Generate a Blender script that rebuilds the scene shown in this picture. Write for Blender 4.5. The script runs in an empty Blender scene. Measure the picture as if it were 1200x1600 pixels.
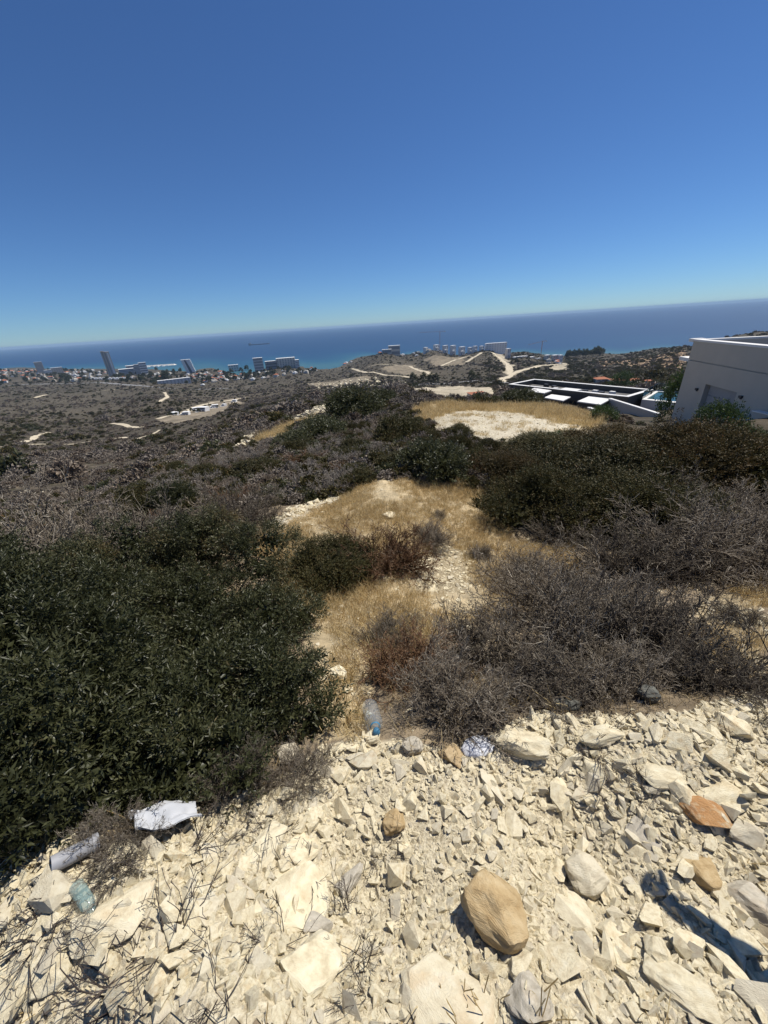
import bpy, bmesh, math, random
import numpy as np
from mathutils import Vector, Matrix
from mathutils import noise as mnoise

rng = np.random.default_rng(7)
random.seed(7)
scene = bpy.context.scene
COL = scene.collection

# ------------------------------------------------------------------ camera
ZC = 190.0                      # eye height above the sea, metres
FPX = 577.0                     # focal length in photo pixels (1200 x 1600)
PITCH = math.radians(27.0)
ROLL = math.atan(77 / 1200)
cam_data = bpy.data.cameras.new('camera')
cam_data.sensor_fit = 'VERTICAL'
cam_data.sensor_height = 36.0
cam_data.lens = 36.0 * FPX / 1600.0
cam_data.clip_start = 0.05
cam_data.clip_end = 200000.0
cam = bpy.data.objects.new('camera', cam_data)
COL.objects.link(cam)
FWD = Vector((0, math.cos(PITCH), -math.sin(PITCH)))
RIGHT0 = Vector((1, 0, 0))
UP0 = Vector((0, math.sin(PITCH), math.cos(PITCH)))
cR, sR = math.cos(ROLL), math.sin(ROLL)
RIGHT = RIGHT0 * cR - UP0 * sR     # image right
UP = RIGHT0 * sR + UP0 * cR        # image up
M = Matrix((RIGHT, UP, -FWD)).transposed().to_4x4()
M.translation = (0, 0, ZC)
cam.matrix_world = M
scene.camera = cam

# ------------------------------------------------------------------ light
SUN_AZ, SUN_EL = math.radians(57.0), math.radians(61.0)
world = bpy.data.worlds.new('World')
scene.world = world
world.use_nodes = True
wn = world.node_tree.nodes
sky = wn.new('ShaderNodeTexSky')
sky.sky_type = 'NISHITA'
sky.sun_disc = False
sky.sun_elevation = SUN_EL
sky.sun_rotation = SUN_AZ
sky.altitude = 1800.0
sky.air_density = 1.0
sky.dust_density = 0.05
sky.ozone_density = 3.0
wn['Background'].inputs['Strength'].default_value = 0.092
tint = wn.new('ShaderNodeMix'); tint.data_type = 'RGBA'; tint.blend_type = 'MULTIPLY'; tint.inputs[0].default_value = 1.0
tint.inputs[7].default_value = (.49, .72, 1.0, 1)
world.node_tree.links.new(sky.outputs[0], tint.inputs[6])
world.node_tree.links.new(tint.outputs[2], wn['Background'].inputs['Color'])
sun_data = bpy.data.lights.new('sun', 'SUN')
sun_data.energy = 5.0
sun_data.angle = math.radians(0.53)
sun_data.color = (1.0, 0.955, 0.88)
sun = bpy.data.objects.new('sun', sun_data)
COL.objects.link(sun)
SUN = Vector((math.sin(SUN_AZ) * math.cos(SUN_EL), math.cos(SUN_AZ) * math.cos(SUN_EL), math.sin(SUN_EL)))
sun.rotation_euler = SUN.to_track_quat('Z', 'Y').to_euler()
sun.location = (0, 0, ZC + 50)

scene.view_settings.view_transform = 'Standard'
scene.view_settings.look = 'None'
scene.view_settings.gamma = 1.0
scene.view_settings.exposure = 0.0
scene.render.engine = 'CYCLES'
cy = scene.cycles
cy.max_bounces = 5
cy.diffuse_bounces = 2
cy.glossy_bounces = 2
cy.transmission_bounces = 4
cy.transparent_max_bounces = 6
cy.volume_bounces = 0
cy.use_denoising = True
cy.caustics_reflective = False
cy.caustics_refractive = False

# ------------------------------------------------------------------ helpers
def ray(px, py):
    """unit-free direction of a photo pixel"""
    x = (px - 600) / FPX
    y = -(py - 800) / FPX
    return np.array(FWD + RIGHT * x + UP * y)

def tan_dep(px, py):
    d = ray(px, py)
    return -d[2] / math.hypot(d[0], d[1])

def at(px, py, r):
    """point on the ray of a pixel at horizontal distance r"""
    d = ray(px, py)
    return np.array([0, 0, ZC]) + d * (r / math.hypot(d[0], d[1]))

def project(P):
    v = np.asarray(P, float) - np.array([0, 0, ZC])
    z = v @ np.array(FWD)
    return 600 + FPX * (v @ np.array(RIGHT)) / z, 800 - FPX * (v @ np.array(UP)) / z, z

def link(o, parent=None):
    COL.objects.link(o)
    if parent is not None:
        o.parent = parent
    return o

def tag(o, label=None, cat=None, group=None, kind=None):
    if label: o['label'] = label
    if cat: o['category'] = cat
    if group: o['group'] = group
    if kind: o['kind'] = kind
    return o

def empty(name, loc, rz=0.0):
    o = bpy.data.objects.new(name, None)
    o.empty_display_size = 0.2
    o.location = loc
    o.rotation_euler = (0, 0, rz)
    COL.objects.link(o)
    return o

def np_mesh(name, V, Fc, mat=None, smooth=False, cols=None):
    """V (n,3); Fc list of (m,k) int arrays"""
    me = bpy.data.meshes.new(name)
    V = np.ascontiguousarray(V, np.float32)
    if not isinstance(Fc, (list, tuple)):
        Fc = [Fc]
    Fc = [np.ascontiguousarray(f, np.int32) for f in Fc if len(f)]
    me.vertices.add(len(V))
    me.vertices.foreach_set('co', V.ravel())
    loops = np.concatenate([f.ravel() for f in Fc])
    sizes = np.concatenate([np.full(len(f), f.shape[1], np.int32) for f in Fc])
    starts = np.concatenate([[0], np.cumsum(sizes)[:-1]]).astype(np.int32)
    me.loops.add(len(loops))
    me.loops.foreach_set('vertex_index', loops)
    me.polygons.add(len(sizes))
    me.polygons.foreach_set('loop_start', starts)
    try:
        me.polygons.foreach_set('loop_total', sizes)
    except Exception:
        pass
    if smooth:
        me.polygons.foreach_set('use_smooth', np.ones(len(sizes), bool))
    me.update(calc_edges=True)
    if cols is not None:
        for k, c in cols.items():
            if c.ndim == 1:
                a = me.attributes.new(k, 'FLOAT', 'POINT')
                a.data.foreach_set('value', np.ascontiguousarray(c, np.float32))
            else:
                a = me.attributes.new(k, 'FLOAT_COLOR', 'POINT')
                c4 = np.ones((len(V), 4), np.float32); c4[:, :3] = c
                a.data.foreach_set('color', c4.ravel())
    if mat is not None:
        me.materials.append(mat)
    return me

def np_obj(name, V, Fc, mat=None, parent=None, **kw):
    return link(bpy.data.objects.new(name, np_mesh(name, V, Fc, mat, **kw)), parent)

class MB:
    """collects boxes / prisms / tubes, then builds one mesh object"""
    def __init__(s): s.V = []; s.F = []; s.n = 0
    def add(s, V, F):
        V = np.asarray(V, float)
        s.V.append(V)
        for f in F: s.F.append([i + s.n for i in f])
        s.n += len(V); return s
    def box(s, x0, x1, y0, y1, z0, z1):
        V = [(x0,y0,z0),(x1,y0,z0),(x1,y1,z0),(x0,y1,z0),(x0,y0,z1),(x1,y0,z1),(x1,y1,z1),(x0,y1,z1)]
        return s.add(V, [(3,2,1,0),(4,5,6,7),(0,1,5,4),(1,2,6,5),(2,3,7,6),(3,0,4,7)])
    def prism(s, poly, z0, z1):
        n = len(poly)
        V = [(x, y, z0) for x, y in poly] + [(x, y, z1) for x, y in poly]
        F = [tuple(range(n - 1, -1, -1)), tuple(range(n, 2 * n))]
        F += [(i, (i + 1) % n, n + (i + 1) % n, n + i) for i in range(n)]
        return s.add(V, F)
    def hexa(s, bot, top):
        return s.add(list(bot) + list(top), [(3,2,1,0),(4,5,6,7),(0,1,5,4),(1,2,6,5),(2,3,7,6),(3,0,4,7)])
    def lathe(s, prof, seg=14, ax=None, cap=True):
        """prof [(r,z)], revolved about z, optional 4x4 transform"""
        V = []; F = []
        for r, z in prof:
            for k in range(seg):
                a = 2 * math.pi * k / seg
                V.append((r * math.cos(a), r * math.sin(a), z))
        for i in range(len(prof) - 1):
            for k in range(seg):
                k2 = (k + 1) % seg
                F.append((i*seg+k, i*seg+k2, (i+1)*seg+k2, (i+1)*seg+k))
        if cap:
            F.append(tuple(range(seg - 1, -1, -1)))
            F.append(tuple(range((len(prof)-1)*seg, len(prof)*seg)))
        if ax is not None:
            V = [tuple(ax @ Vector(v)) for v in V]
        return s.add(V, F)
    def bar(s, a, b, w, h=None):
        a = Vector(a); b = Vector(b); h = h or w
        d = (b - a); d.normalize()
        up = Vector((0, 0, 1)) if abs(d.z) < 0.95 else Vector((1, 0, 0))
        x = d.cross(up).normalized(); y = x.cross(d)
        q = [x*w/2 + y*h/2, -x*w/2 + y*h/2, -x*w/2 - y*h/2, x*w/2 - y*h/2]
        return s.hexa([a + k for k in q], [b + k for k in q])
    def build(s, name, mat, parent=None, smooth=False, mesh_only=False):
        me = bpy.data.meshes.new(name)
        V = np.concatenate(s.V)
        me.from_pydata([tuple(v) for v in V], [], [tuple(f) for f in s.F])
        bm = bmesh.new(); bm.from_mesh(me)
        bmesh.ops.recalc_face_normals(bm, faces=bm.faces); bm.to_mesh(me); bm.free()
        if smooth:
            for p in me.polygons: p.use_smooth = True
        if mat: me.materials.append(mat)
        if mesh_only: return me
        return link(bpy.data.objects.new(name, me), parent)

def copy_thing(o, loc=None, rot=None, scale=None, label=None, group=None):
    c = o.copy(); COL.objects.link(c)
    if loc is not None: c.location = loc
    if rot is not None: c.rotation_euler = rot
    if scale is not None: c.scale = scale
    if label: c['label'] = label
    if group: c['group'] = group
    for ch in o.children:
        d = ch.copy(); COL.objects.link(d); d.parent = c
        d.matrix_parent_inverse = ch.matrix_parent_inverse.copy()
        for g in ch.children:
            e = g.copy(); COL.objects.link(e); e.parent = d
    return c

# ------------------------------------------------------------------ materials
MATS = {}
def new_mat(name):
    m = bpy.data.materials.new(name); m.use_nodes = True
    MATS[name] = m
    nt = m.node_tree
    return m, nt.nodes, nt.links, nt.nodes['Principled BSDF']

def ramp(nodes, stops, interp='LINEAR'):
    r = nodes.new('ShaderNodeValToRGB'); r.color_ramp.interpolation = interp
    el = r.color_ramp.elements
    while len(el) < len(stops): el.new(0.5)
    for e, (p, c) in zip(el, stops):
        e.position = p; e.color = (c[0], c[1], c[2], 1)
    return r

def noise_tex(nodes, links, scale, detail=4, rough=0.55, coord='Object', distort=0.0):
    tc = nodes.new('ShaderNodeTexCoord')
    n = nodes.new('ShaderNodeTexNoise')
    n.inputs['Scale'].default_value = scale; n.inputs['Detail'].default_value = detail
    n.inputs['Roughness'].default_value = rough; n.inputs['Distortion'].default_value = distort
    if coord == 'World':
        g = nodes.new('ShaderNodeNewGeometry'); links.new(g.outputs['Position'], n.inputs['Vector'])
    else:
        links.new(tc.outputs[coord], n.inputs['Vector'])
    return n

def mix_rgb(nodes, links, fac, a, b, blend='MIX'):
    m = nodes.new('ShaderNodeMix'); m.data_type = 'RGBA'; m.blend_type = blend
    for sock, v in ((m.inputs[0], fac), (m.inputs[6], a), (m.inputs[7], b)):
        if hasattr(v, 'links'): links.new(v, sock)
        elif isinstance(v, (int, float)): sock.default_value = v
        else: sock.default_value = (*v, 1)
    return m.outputs[2]

def simple_mat(name, stops, scale=4.0, rough=0.8, bump=0.0, bscale=None, coord='Object', detail=5, rnd=0.0, spec=0.3, bdist=0.02):
    """noise-coloured principled; rnd = per-object brightness spread"""
    m, N, L, b = new_mat(name)
    n = noise_tex(N, L, scale, detail, coord=coord)
    r = ramp(N, stops); L.new(n.outputs['Fac'], r.inputs['Fac'])
    out = r.outputs['Color']
    if rnd:
        oi = N.new('ShaderNodeObjectInfo')
        mr = N.new('ShaderNodeMapRange'); mr.inputs[3].default_value = 1 - rnd; mr.inputs[4].default_value = 1 + rnd
        L.new(oi.outputs['Random'], mr.inputs[0])
        hv = N.new('ShaderNodeHueSaturation'); L.new(out, hv.inputs['Color']); L.new(mr.outputs[0], hv.inputs['Value'])
        out = hv.outputs['Color']
    L.new(out, b.inputs['Base Color'])
    b.inputs['Roughness'].default_value = rough
    b.inputs['Specular IOR Level'].default_value = spec
    if bump:
        n2 = noise_tex(N, L, bscale or scale * 4, 6, coord=coord)
        bp = N.new('ShaderNodeBump'); bp.inputs['Strength'].default_value = bump; bp.inputs['Distance'].default_value = bdist
        L.new(n2.outputs['Fac'], bp.inputs['Height']); L.new(bp.outputs['Normal'], b.inputs['Normal'])
    return m

# ------------------------------------------------------------------ terrain height field
# photo pixel + horizontal distance (metres) of ground seen there
GP = [
 # rubble bank under the photographer (distance from a drop of ~1.6 m below the eye)
 (600,1600,.265),(100,1600,.98),(1100,1600,.76),(350,1600,.52),(850,1600,.40),(20,1450,1.22),(300,1300,1.10),(450,1250,.98),
 (600,1180,1.04),(760,1175,1.10),(850,1130,1.32),(1000,1120,1.58),(1150,1120,1.95),(1195,1250,1.60),(900,1350,.90),(550,1400,.60),
 (1195,1450,1.22),
 # slope below the bank
 (583,1125,1.36),(530,1060,1.85),(600,930,3.6),(700,930,3.9),(560,915,4.0),(800,960,3.7),(900,1050,2.25),(1000,1040,2.6),(1100,1030,3.0),
 (1190,980,4.2),(1000,930,4.6),(1190,880,7.5),(820,860,6.0),(700,860,5.6),(600,800,6.6),(450,820,6.4),(440,870,5.2),(600,740,9.6),
 (720,740,9.6),(900,800,9.0),(1000,740,13),(1150,740,14),(520,760,9.8),(500,700,19),(640,690,17),(750,670,23),(850,660,27),(700,638,36),
 (850,640,36),(860,634,47),(900,641,49),(960,650,45),(1020,655,40),(650,626,44),(950,665,27),(1078,668,25),(1190,665,20),
 # left edge of the ridge
 (330,780,10.5),(250,778,11.5),(300,742,18),(380,692,32),(440,662,48),(500,642,64),(570,626,80),(620,613,92),(420,720,18),(560,660,36),
 # valley to the left
 (0,850,58),(100,790,84),(200,750,110),(0,780,110),(100,740,150),(0,740,190),(200,710,260),(100,700,420),(0,700,430),(300,690,240),
 (0,660,800),(150,660,760),(300,655,560),(380,640,520),(250,630,900),(0,625,1500),(150,625,1350),(400,610,1250),(0,600,2550),(180,598,2000),
 (300,604,1640),(370,603,1520),(450,600,1250),(100,585,3050),(0,584,3500),(250,585,2500),(330,580,2450),(430,574,2300),(480,580,1900),
 # headland and the coast ahead
 (520,590,1400),(540,572,2050),(600,551,1950),(680,547,1900),(760,547,1830),(650,570,1500),(600,590,1050),(700,601,850),(800,592,880),
 (790,565,1500),(820,553,1850),(870,563,1750),(930,556,1950),(1000,552,1850),(700,615,330),(640,622,250),(800,615,330),(1060,543,1750),
 (1130,530,1700),(1190,520,1650),(1000,575,1150),(900,585,1050),(950,604,520),(1040,600,420),(1100,560,1200),(1190,555,1000),
 (560,615,420),(480,620,700),
]
XYZ = [at(*g) for g in GP]
def pol(az, r, z): return np.array([r*math.sin(math.radians(az)), r*math.cos(math.radians(az)), z])
XYZ += [np.array([0, 0, ZC-1.6])]
# out of the frame: the hill goes on behind, the coast runs on left and right
for az, r, drop in [(90,2,1.65),(135,2,1.5),(180,2,1.45),(-135,2,1.6),(-90,2,1.95),(-70,3,3.2),(60,6,3.0),(90,10,2.4),(180,10,.8),(-135,10,2.5),(-90,10,6),
    (-65,12,7.5),(90,60,4),(60,40,6.3),(180,60,0),(-90,60,24),(-65,80,30),(-135,60,10),(135,60,1),(90,400,5),(180,400,2),(-90,400,70),(-65,450,78),(65,400,20),
    (-135,400,30),(135,400,5),(90,2000,40),(60,1700,85),(180,2000,20),(-90,2000,115),(-65,2500,150),(-60,4500,188),(-90,4500,150),(65,3500,215),(90,4500,120),(180,5000,40),
    (50,2900,205),
    # sea bed
    (-44,6200,203),(-38,5000,203),(-32,4400,203),(-24,3700,202),(-14,3100,202),(-5,2900,203),(2,2700,204),(10,2500,204),(16,2450,203),(22,2450,198),(26,2420,201),(33,2400,202),(40,2450,202),
    (-55,9000,225),(-30,9000,230),(0,9000,235),(30,9000,235),(60,9000,235),(110,9000,180),(-110,9000,140)]:
    XYZ.append(pol(az, r, ZC - drop))
XYZ = np.array(XYZ)
R0 = 0.8
def warp(x, y):
    rho = np.sqrt(x*x + y*y) + 1e-9
    k = np.log1p(rho / R0) / rho
    return x * k, y * k, rho
_wx, _wy, _rho = warp(XYZ[:, 0], XYZ[:, 1])
_q = (ZC - XYZ[:, 2]) / (_rho + 1.6)
_n = len(XYZ)
def _phi(d2): return np.sqrt(d2 + 0.02)          # multiquadric
_A = _phi((_wx[:, None]-_wx)**2 + (_wy[:, None]-_wy)**2) - np.eye(_n) * 0.004
_S = np.zeros((_n+3, _n+3)); _S[:_n, :_n] = _A
_S[:_n, _n] = 1; _S[:_n, _n+1] = _wx; _S[:_n, _n+2] = _wy; _S[_n:, :_n] = _S[:_n, _n:].T
_w = np.linalg.solve(_S, np.concatenate([_q, np.zeros(3)]))

def vnoise(x, y, seed=0):
    """smooth value noise on arrays"""
    xi = np.floor(x).astype(np.int64); yi = np.floor(y).astype(np.int64)
    fx = x - xi; fy = y - yi
    fx = fx*fx*(3-2*fx); fy = fy*fy*(3-2*fy)
    def h(a, b):
        n = (a * 374761393 + b * 668265263 + seed * 974634533) & 0x7fffffff
        n = ((n ^ (n >> 13)) * 1274126177) & 0x7fffffff
        return ((n ^ (n >> 16)) & 0xffff) / 65535.0 * 2 - 1
    return (h(xi, yi)*(1-fx) + h(xi+1, yi)*fx)*(1-fy) + (h(xi, yi+1)*(1-fx) + h(xi+1, yi+1)*fx)*fy
def fbm(x, y, seed=0, oct=4):
    s = 0; a = 1.0
    for k in range(oct):
        s = s + a * vnoise(x * 2**k + 13.7*k, y * 2**k - 7.1*k, seed + k); a *= .5
    return s

def height(x, y, detail=True):
    x = np.atleast_1d(np.asarray(x, float)); y = np.atleast_1d(np.asarray(y, float))
    sh = x.shape; x = x.ravel(); y = y.ravel()
    out = np.empty(len(x))
    for i in range(0, len(x), 20000):
        a, b, rho = warp(x[i:i+20000], y[i:i+20000])
        d2 = (a[:, None]-_wx)**2 + (b[:, None]-_wy)**2
        q = _phi(d2) @ _w[:_n] + _w[_n] + _w[_n+1]*a + _w[_n+2]*b
        out[i:i+20000] = ZC - q * (rho + 1.6)
    if detail:
        rho = np.hypot(x, y)
        amp = np.clip((rho - 60) / 400, 0, 1)
        out += amp * 3.0 * fbm(x/160, y/160, 3) * np.clip((2600-rho)/600, 0.15, 1)
        out += np.clip((rho-25)/100, 0, 1) * 0.9 * fbm(x/28, y/28, 9, 3)
        out += np.clip((rho-3)/6, 0, 1) * 0.10 * fbm(x/2.3, y/2.3, 5, 3)
        out += 0.030 * fbm(x/0.30, y/0.30, 6, 3) * np.clip((30-rho)/10, 0, 1)
    return out.reshape(sh)
def hz(x, y): return float(height(x, y)[0])

def hit(px, py, rmin=0.2, rmax=6000):
    """where the ray of a photo pixel meets the ground"""
    d = ray(px, py); d = d / math.hypot(d[0], d[1])
    rs = np.exp(np.linspace(math.log(rmin), math.log(rmax), 700))
    zz = ZC + d[2]*rs - height(d[0]*rs, d[1]*rs)
    k = np.argmax(zz < 0)
    if zz[k] >= 0: return None
    if k == 0: r = rs[0]
    else:
        t = zz[k-1] / (zz[k-1] - zz[k]); r = rs[k-1] + t*(rs[k]-rs[k-1])
    x, y = d[0]*r, d[1]*r
    return np.array([x, y, hz(x, y)])

def in_poly(x, y, poly):
    inside = np.zeros(np.shape(x), bool); n = len(poly)
    for i in range(n):
        x0, y0 = poly[i]; x1, y1 = poly[(i+1) % n]
        c = ((y0 > y) != (y1 > y)) & (x < (x1-x0)*(y-y0)/(y1-y0+1e-12)+x0)
        inside ^= c
    return inside
def ground_poly(pix):
    out = []
    for p in pix:
        h = hit(*p)
        if h is not None: out.append((h[0], h[1]))
    return out

# ------------------------------------------------------------------ ground sheet
POLY = {k: ground_poly(v) for k, v in {
 'rubble': [(-250,1440),(0,1345),(150,1335),(260,1300),(330,1262),(420,1230),(510,1165),(600,1160),(690,1170),(760,1150),(830,1120),(940,1120),(1060,1120),(1199,1085),
            (1199,1600),(1100,1600),(850,1600),(600,1600),(350,1600),(100,1600)],
 'grass': [(400,850),(470,800),(560,760),(700,745),(770,775),(790,850),(900,850),(890,900),(780,960),(640,1000),(590,1040),(560,1160),(500,1160),(490,1020),(430,900)],
 'grass_right': [(1060,970),(1199,900),(1199,1075),(1130,1045)],
 'path_white': [(640,880),(690,840),(740,870),(730,930),(660,925)],
 'white_edge': [(410,830),(470,788),(540,768),(530,778),(450,812),(415,838)],
 'clearing': [(672,655),(700,642),(780,641),(850,650),(935,664),(925,690),(760,690),(685,676)],
 'straw_far': [(640,640),(700,628),(800,632),(900,640),(950,655),(935,670),(850,655),(780,643),(720,642),(660,660)],
 'straw_ridge': [(395,690),(440,668),(500,648),(520,650),(470,668),(430,686)],
}.items()}
# pale quarry floor, fields and cleared patches far off, by pixel outline
FAR = {k: ground_poly(v) for k, v in {
 'quarry': [(632,606),(700,603),(770,606),(800,614),(770,622),(690,624),(650,616)],
 'villa_yard': [(238,655),(262,650),(330,626),(372,622),(384,630),(330,650),(270,662)],
 'field_a': [(960,566),(1010,558),(1070,548),(1066,570),(1020,575)],
 'field_b': [(1010,575),(1070,566),(1062,590),(1030,586)],
 'field_c': [(930,566),(960,560),(970,568),(940,574)],
 'cut_a': [(590,577),(640,570),(660,578),(690,590),(640,586)],
 'cut_b': [(660,562),(700,558),(740,553),(720,570),(680,572)],
 'cut_c': [(770,552),(782,552),(800,572),(800,588),(790,585),(786,570)],
 'cut_d': [(860,572),(888,567),(884,578),(866,580)],
 'cut_e': [(480,600),(540,592),(580,588),(580,596),(520,604)],
}.items()}

az1 = np.radians(np.concatenate([np.arange(-180, -56, 3.0), np.arange(-56, 56, 0.2), np.arange(56, 180, 3.0)]))
rr = np.concatenate([[0.05, .12], np.exp(np.linspace(math.log(0.2), math.log(8500), 590))])
AZ, RR = np.meshgrid(az1, rr)
GX = RR*np.sin(AZ); GY = RR*np.cos(AZ)
GZ = np.maximum(height(GX.ravel(), GY.ravel()).reshape(GX.shape), -2.0)
nr, na = GX.shape
idx = np.arange(nr*na).reshape(nr, na)
nxt = np.roll(idx, -1, axis=1)
quads = np.stack([idx[:-1], nxt[:-1], nxt[1:], idx[1:]], -1).reshape(-1, 4)[:, ::-1]
V = np.stack([GX, GY, GZ], -1).reshape(-1, 3)
V = np.vstack([V, [[0, 0, hz(0, 0)]]])
ctr = np.stack([np.full(na, len(V)-1), idx[0], nxt[0]], -1)[:, ::-1]
vx, vy = V[:, 0], V[:, 1]; vr = np.hypot(vx, vy)
C = np.empty((len(V), 3)); scrub = np.ones(len(V))
n1 = fbm(vx/14, vy/14, 21)[:, None]; n2 = fbm(vx/90, vy/90, 22)[:, None]; n3 = fbm(vx/0.7, vy/0.7, 23)[:, None]
C[:] = np.array([.115, .095, .070]) * (1 + .2*n1 + .28*n2)
near = np.clip((14-vr)/8, 0, 1)[:, None]
C = C*(1-near) + np.array([.30, .235, .155])*(1+.2*n3)*near
farc = np.clip((vr-600)/900, 0, 1)[:, None]
C = C*(1-farc) + np.array([.120, .101, .075])*(1+.3*n2)*farc
_ja = .25*np.clip(vr/4, .15, 1.5)*.4 + .010*np.clip(vr-20, 0, 1e9); _jw = .15*np.clip(vr, 1, 60) + .035*np.clip(vr-60, 0, 1e9)
_q = np.exp(np.round(np.log(_jw)*1.5)/1.5)          # noise wavelength in steps, so it stays coherent
jx = vx + _ja*fbm(vx/_q, vy/_q, 31, 3); jy = vy + _ja*fbm(vx/_q, vy/_q, 41, 3)
def paint(poly, col, var=.15, s=0.0, n=n1):
    global C
    m = in_poly(jx, jy, poly)
    C[m] = (np.array(col) * (1 + var*n))[m]; scrub[m] = s
for k in ('quarry', 'cut_a', 'cut_b', 'cut_c', 'cut_d', 'villa_yard', 'cut_e'):
    paint(FAR[k], (.50, .43, .31) if k not in ('cut_a', 'cut_b', 'cut_e', 'villa_yard') else (.29, .24, .17), .3, .55 if k in ('cut_a', 'cut_b', 'cut_e') else .2)
for k in ('field_a', 'field_b', 'field_c'):
    paint(FAR[k], (.34, .235, .145), .2, .35)
paint(POLY['straw_far'], (.44, .34, .19), .2, .15)
paint(POLY['straw_ridge'], (.46, .37, .20), .2, .1)
paint(POLY['clearing'], (.62, .55, .41), .2, .12)
paint(POLY['grass'], (.50, .40, .245), .2, 0, n3)
paint(POLY['grass_right'], (.46, .365, .22), .2, 0, n3)
paint(POLY['path_white'], (.46, .375, .24), .25, 0, n3)
paint(POLY['white_edge'], (.74, .67, .52), .12, 0, n3)
paint(POLY['rubble'], (.66, .575, .405), .10, 0, n3)
scrub[vr < 12] *= 0.0

gm, N, L, b = new_mat('ground')
geo = N.new('ShaderNodeNewGeometry')
ac = N.new('ShaderNodeAttribute'); ac.attribute_name = 'col'
asx = N.new('ShaderNodeAttribute'); asx.attribute_name = 'scrub'
def wnoise(scale, detail=5, rough=.6):
    n = N.new('ShaderNodeTexNoise'); n.inputs['Scale'].default_value = scale
    n.inputs['Detail'].default_value = detail; n.inputs['Roughness'].default_value = rough
    L.new(geo.outputs['Position'], n.inputs['Vector']); return n
fine = wnoise(9.0, 6); rf = ramp(N, [(.25, (.62,)*3), (.75, (1.3,)*3)]); L.new(fine.outputs['Fac'], rf.inputs['Fac'])
mid = wnoise(.22, 8, .68); rm = ramp(N, [(.28, (.55,)*3), (.52, (.92,)*3), (.74, (1.55, 1.5, 1.4))]); L.new(mid.outputs['Fac'], rm.inputs['Fac'])
c0 = mix_rgb(N, L, 1.0, ac.outputs['Color'], rf.outputs['Color'], 'MULTIPLY')
c1 = mix_rgb(N, L, asx.outputs['Fac'], c0, mix_rgb(N, L, 1.0, c0, rm.outputs['Color'], 'MULTIPLY'))
sp = wnoise(.30, 7, .62); rs = ramp(N, [(.47, (0,)*3), (.56, (1,)*3)]); L.new(sp.outputs['Fac'], rs.inputs['Fac'])
sp2 = wnoise(.8, 3); rg = ramp(N, [(.3, (.035, .038, .020)), (.5, (.062, .056, .036)), (.7, (.11, .092, .070))]); L.new(sp2.outputs['Fac'], rg.inputs['Fac'])
mm = N.new('ShaderNodeMath'); mm.operation = 'MULTIPLY'; L.new(rs.outputs['Color'], mm.inputs[0]); L.new(asx.outputs['Fac'], mm.inputs[1])
mm2 = N.new('ShaderNodeMath'); mm2.operation = 'MULTIPLY'; L.new(mm.outputs[0], mm2.inputs[0]); mm2.inputs[1].default_value = .9
L.new(mix_rgb(N, L, mm2.outputs[0], c1, rg.outputs['Color']), b.inputs['Base Color'])
b.inputs['Roughness'].default_value = .95; b.inputs['Specular IOR Level'].default_value = .1
bp = N.new('ShaderNodeBump'); bp.inputs['Strength'].default_value = .7; bp.inputs['Distance'].default_value = .05
fb = wnoise(28, 6, .7); L.new(fb.outputs['Fac'], bp.inputs['Height']); L.new(bp.outputs['Normal'], b.inputs['Normal'])
ground = np_obj('ground', V, [quads, ctr], gm, smooth=True, cols={'col': np.clip(C, .01, .9), 'scrub': scrub})
tag(ground, kind='structure')

# ------------------------------------------------------------------ sea
saz = np.radians(np.arange(-180, 180, 2.0)); saz = np.radians(np.concatenate([np.arange(-180, -56, 4.0), np.arange(-56, 70, .5), np.arange(70, 180, 4.0)]))
srr = np.exp(np.linspace(math.log(900), math.log(60000), 130))
SA, SR = np.meshgrid(saz, srr); SX = SR*np.sin(SA); SY = SR*np.cos(SA)
bed = height(SX.ravel(), SY.ravel(), False)
ns, ms = SX.shape; si = np.arange(ns*ms).reshape(ns, ms); sn = np.roll(si, -1, axis=1)
sq = np.stack([si[:-1], sn[:-1], sn[1:], si[1:]], -1).reshape(-1, 4)[:, ::-1]
depth = np.clip(-bed/22, 0, 1) + np.clip((SR.ravel()-3500)/9000, 0, 1)
wm, N, L, b = new_mat('sea_water')
ad = N.new('ShaderNodeAttribute'); ad.attribute_name = 'depth'
geo = N.new('ShaderNodeNewGeometry')
pn = N.new('ShaderNodeTexNoise'); pn.inputs['Scale'].default_value = .0014; pn.inputs['Detail'].default_value = 4; L.new(geo.outputs['Position'], pn.inputs['Vector'])
ma = N.new('ShaderNodeMath'); ma.operation = 'MULTIPLY_ADD'; ma.inputs[1].default_value = .5; L.new(pn.outputs['Fac'], ma.inputs[0]); L.new(ad.outputs['Fac'], ma.inputs[2])
rc = ramp(N, [(.25, (.045, .130, .160)), (.50, (.020, .090, .150)), (.90, (.012, .056, .130)), (1.0, (.011, .050, .122))]); 
mdiv = N.new('ShaderNodeMath'); mdiv.operation = 'MULTIPLY'; mdiv.inputs[1].default_value = .72; L.new(ma.outputs[0], mdiv.inputs[0])
L.new(mdiv.outputs[0], rc.inputs['Fac']); L.new(rc.outputs['Color'], b.inputs['Base Color'])
b.inputs['Roughness'].default_value = .45; b.inputs['Specular IOR Level'].default_value = .22
wv = N.new('ShaderNodeTexNoise'); wv.inputs['Scale'].default_value = .09; wv.inputs['Detail'].default_value = 5; L.new(geo.outputs['Position'], wv.inputs['Vector'])
bp = N.new('ShaderNodeBump'); bp.inputs['Strength'].default_value = .6; bp.inputs['Distance'].default_value = 1.2
L.new(wv.outputs['Fac'], bp.inputs['Height']); L.new(bp.outputs['Normal'], b.inputs['Normal'])
sea = np_obj('sea', np.stack([SX.ravel(), SY.ravel(), np.zeros(SX.size)], -1), sq, wm, smooth=True, cols={'depth': depth})
tag(sea, kind='structure')

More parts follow.
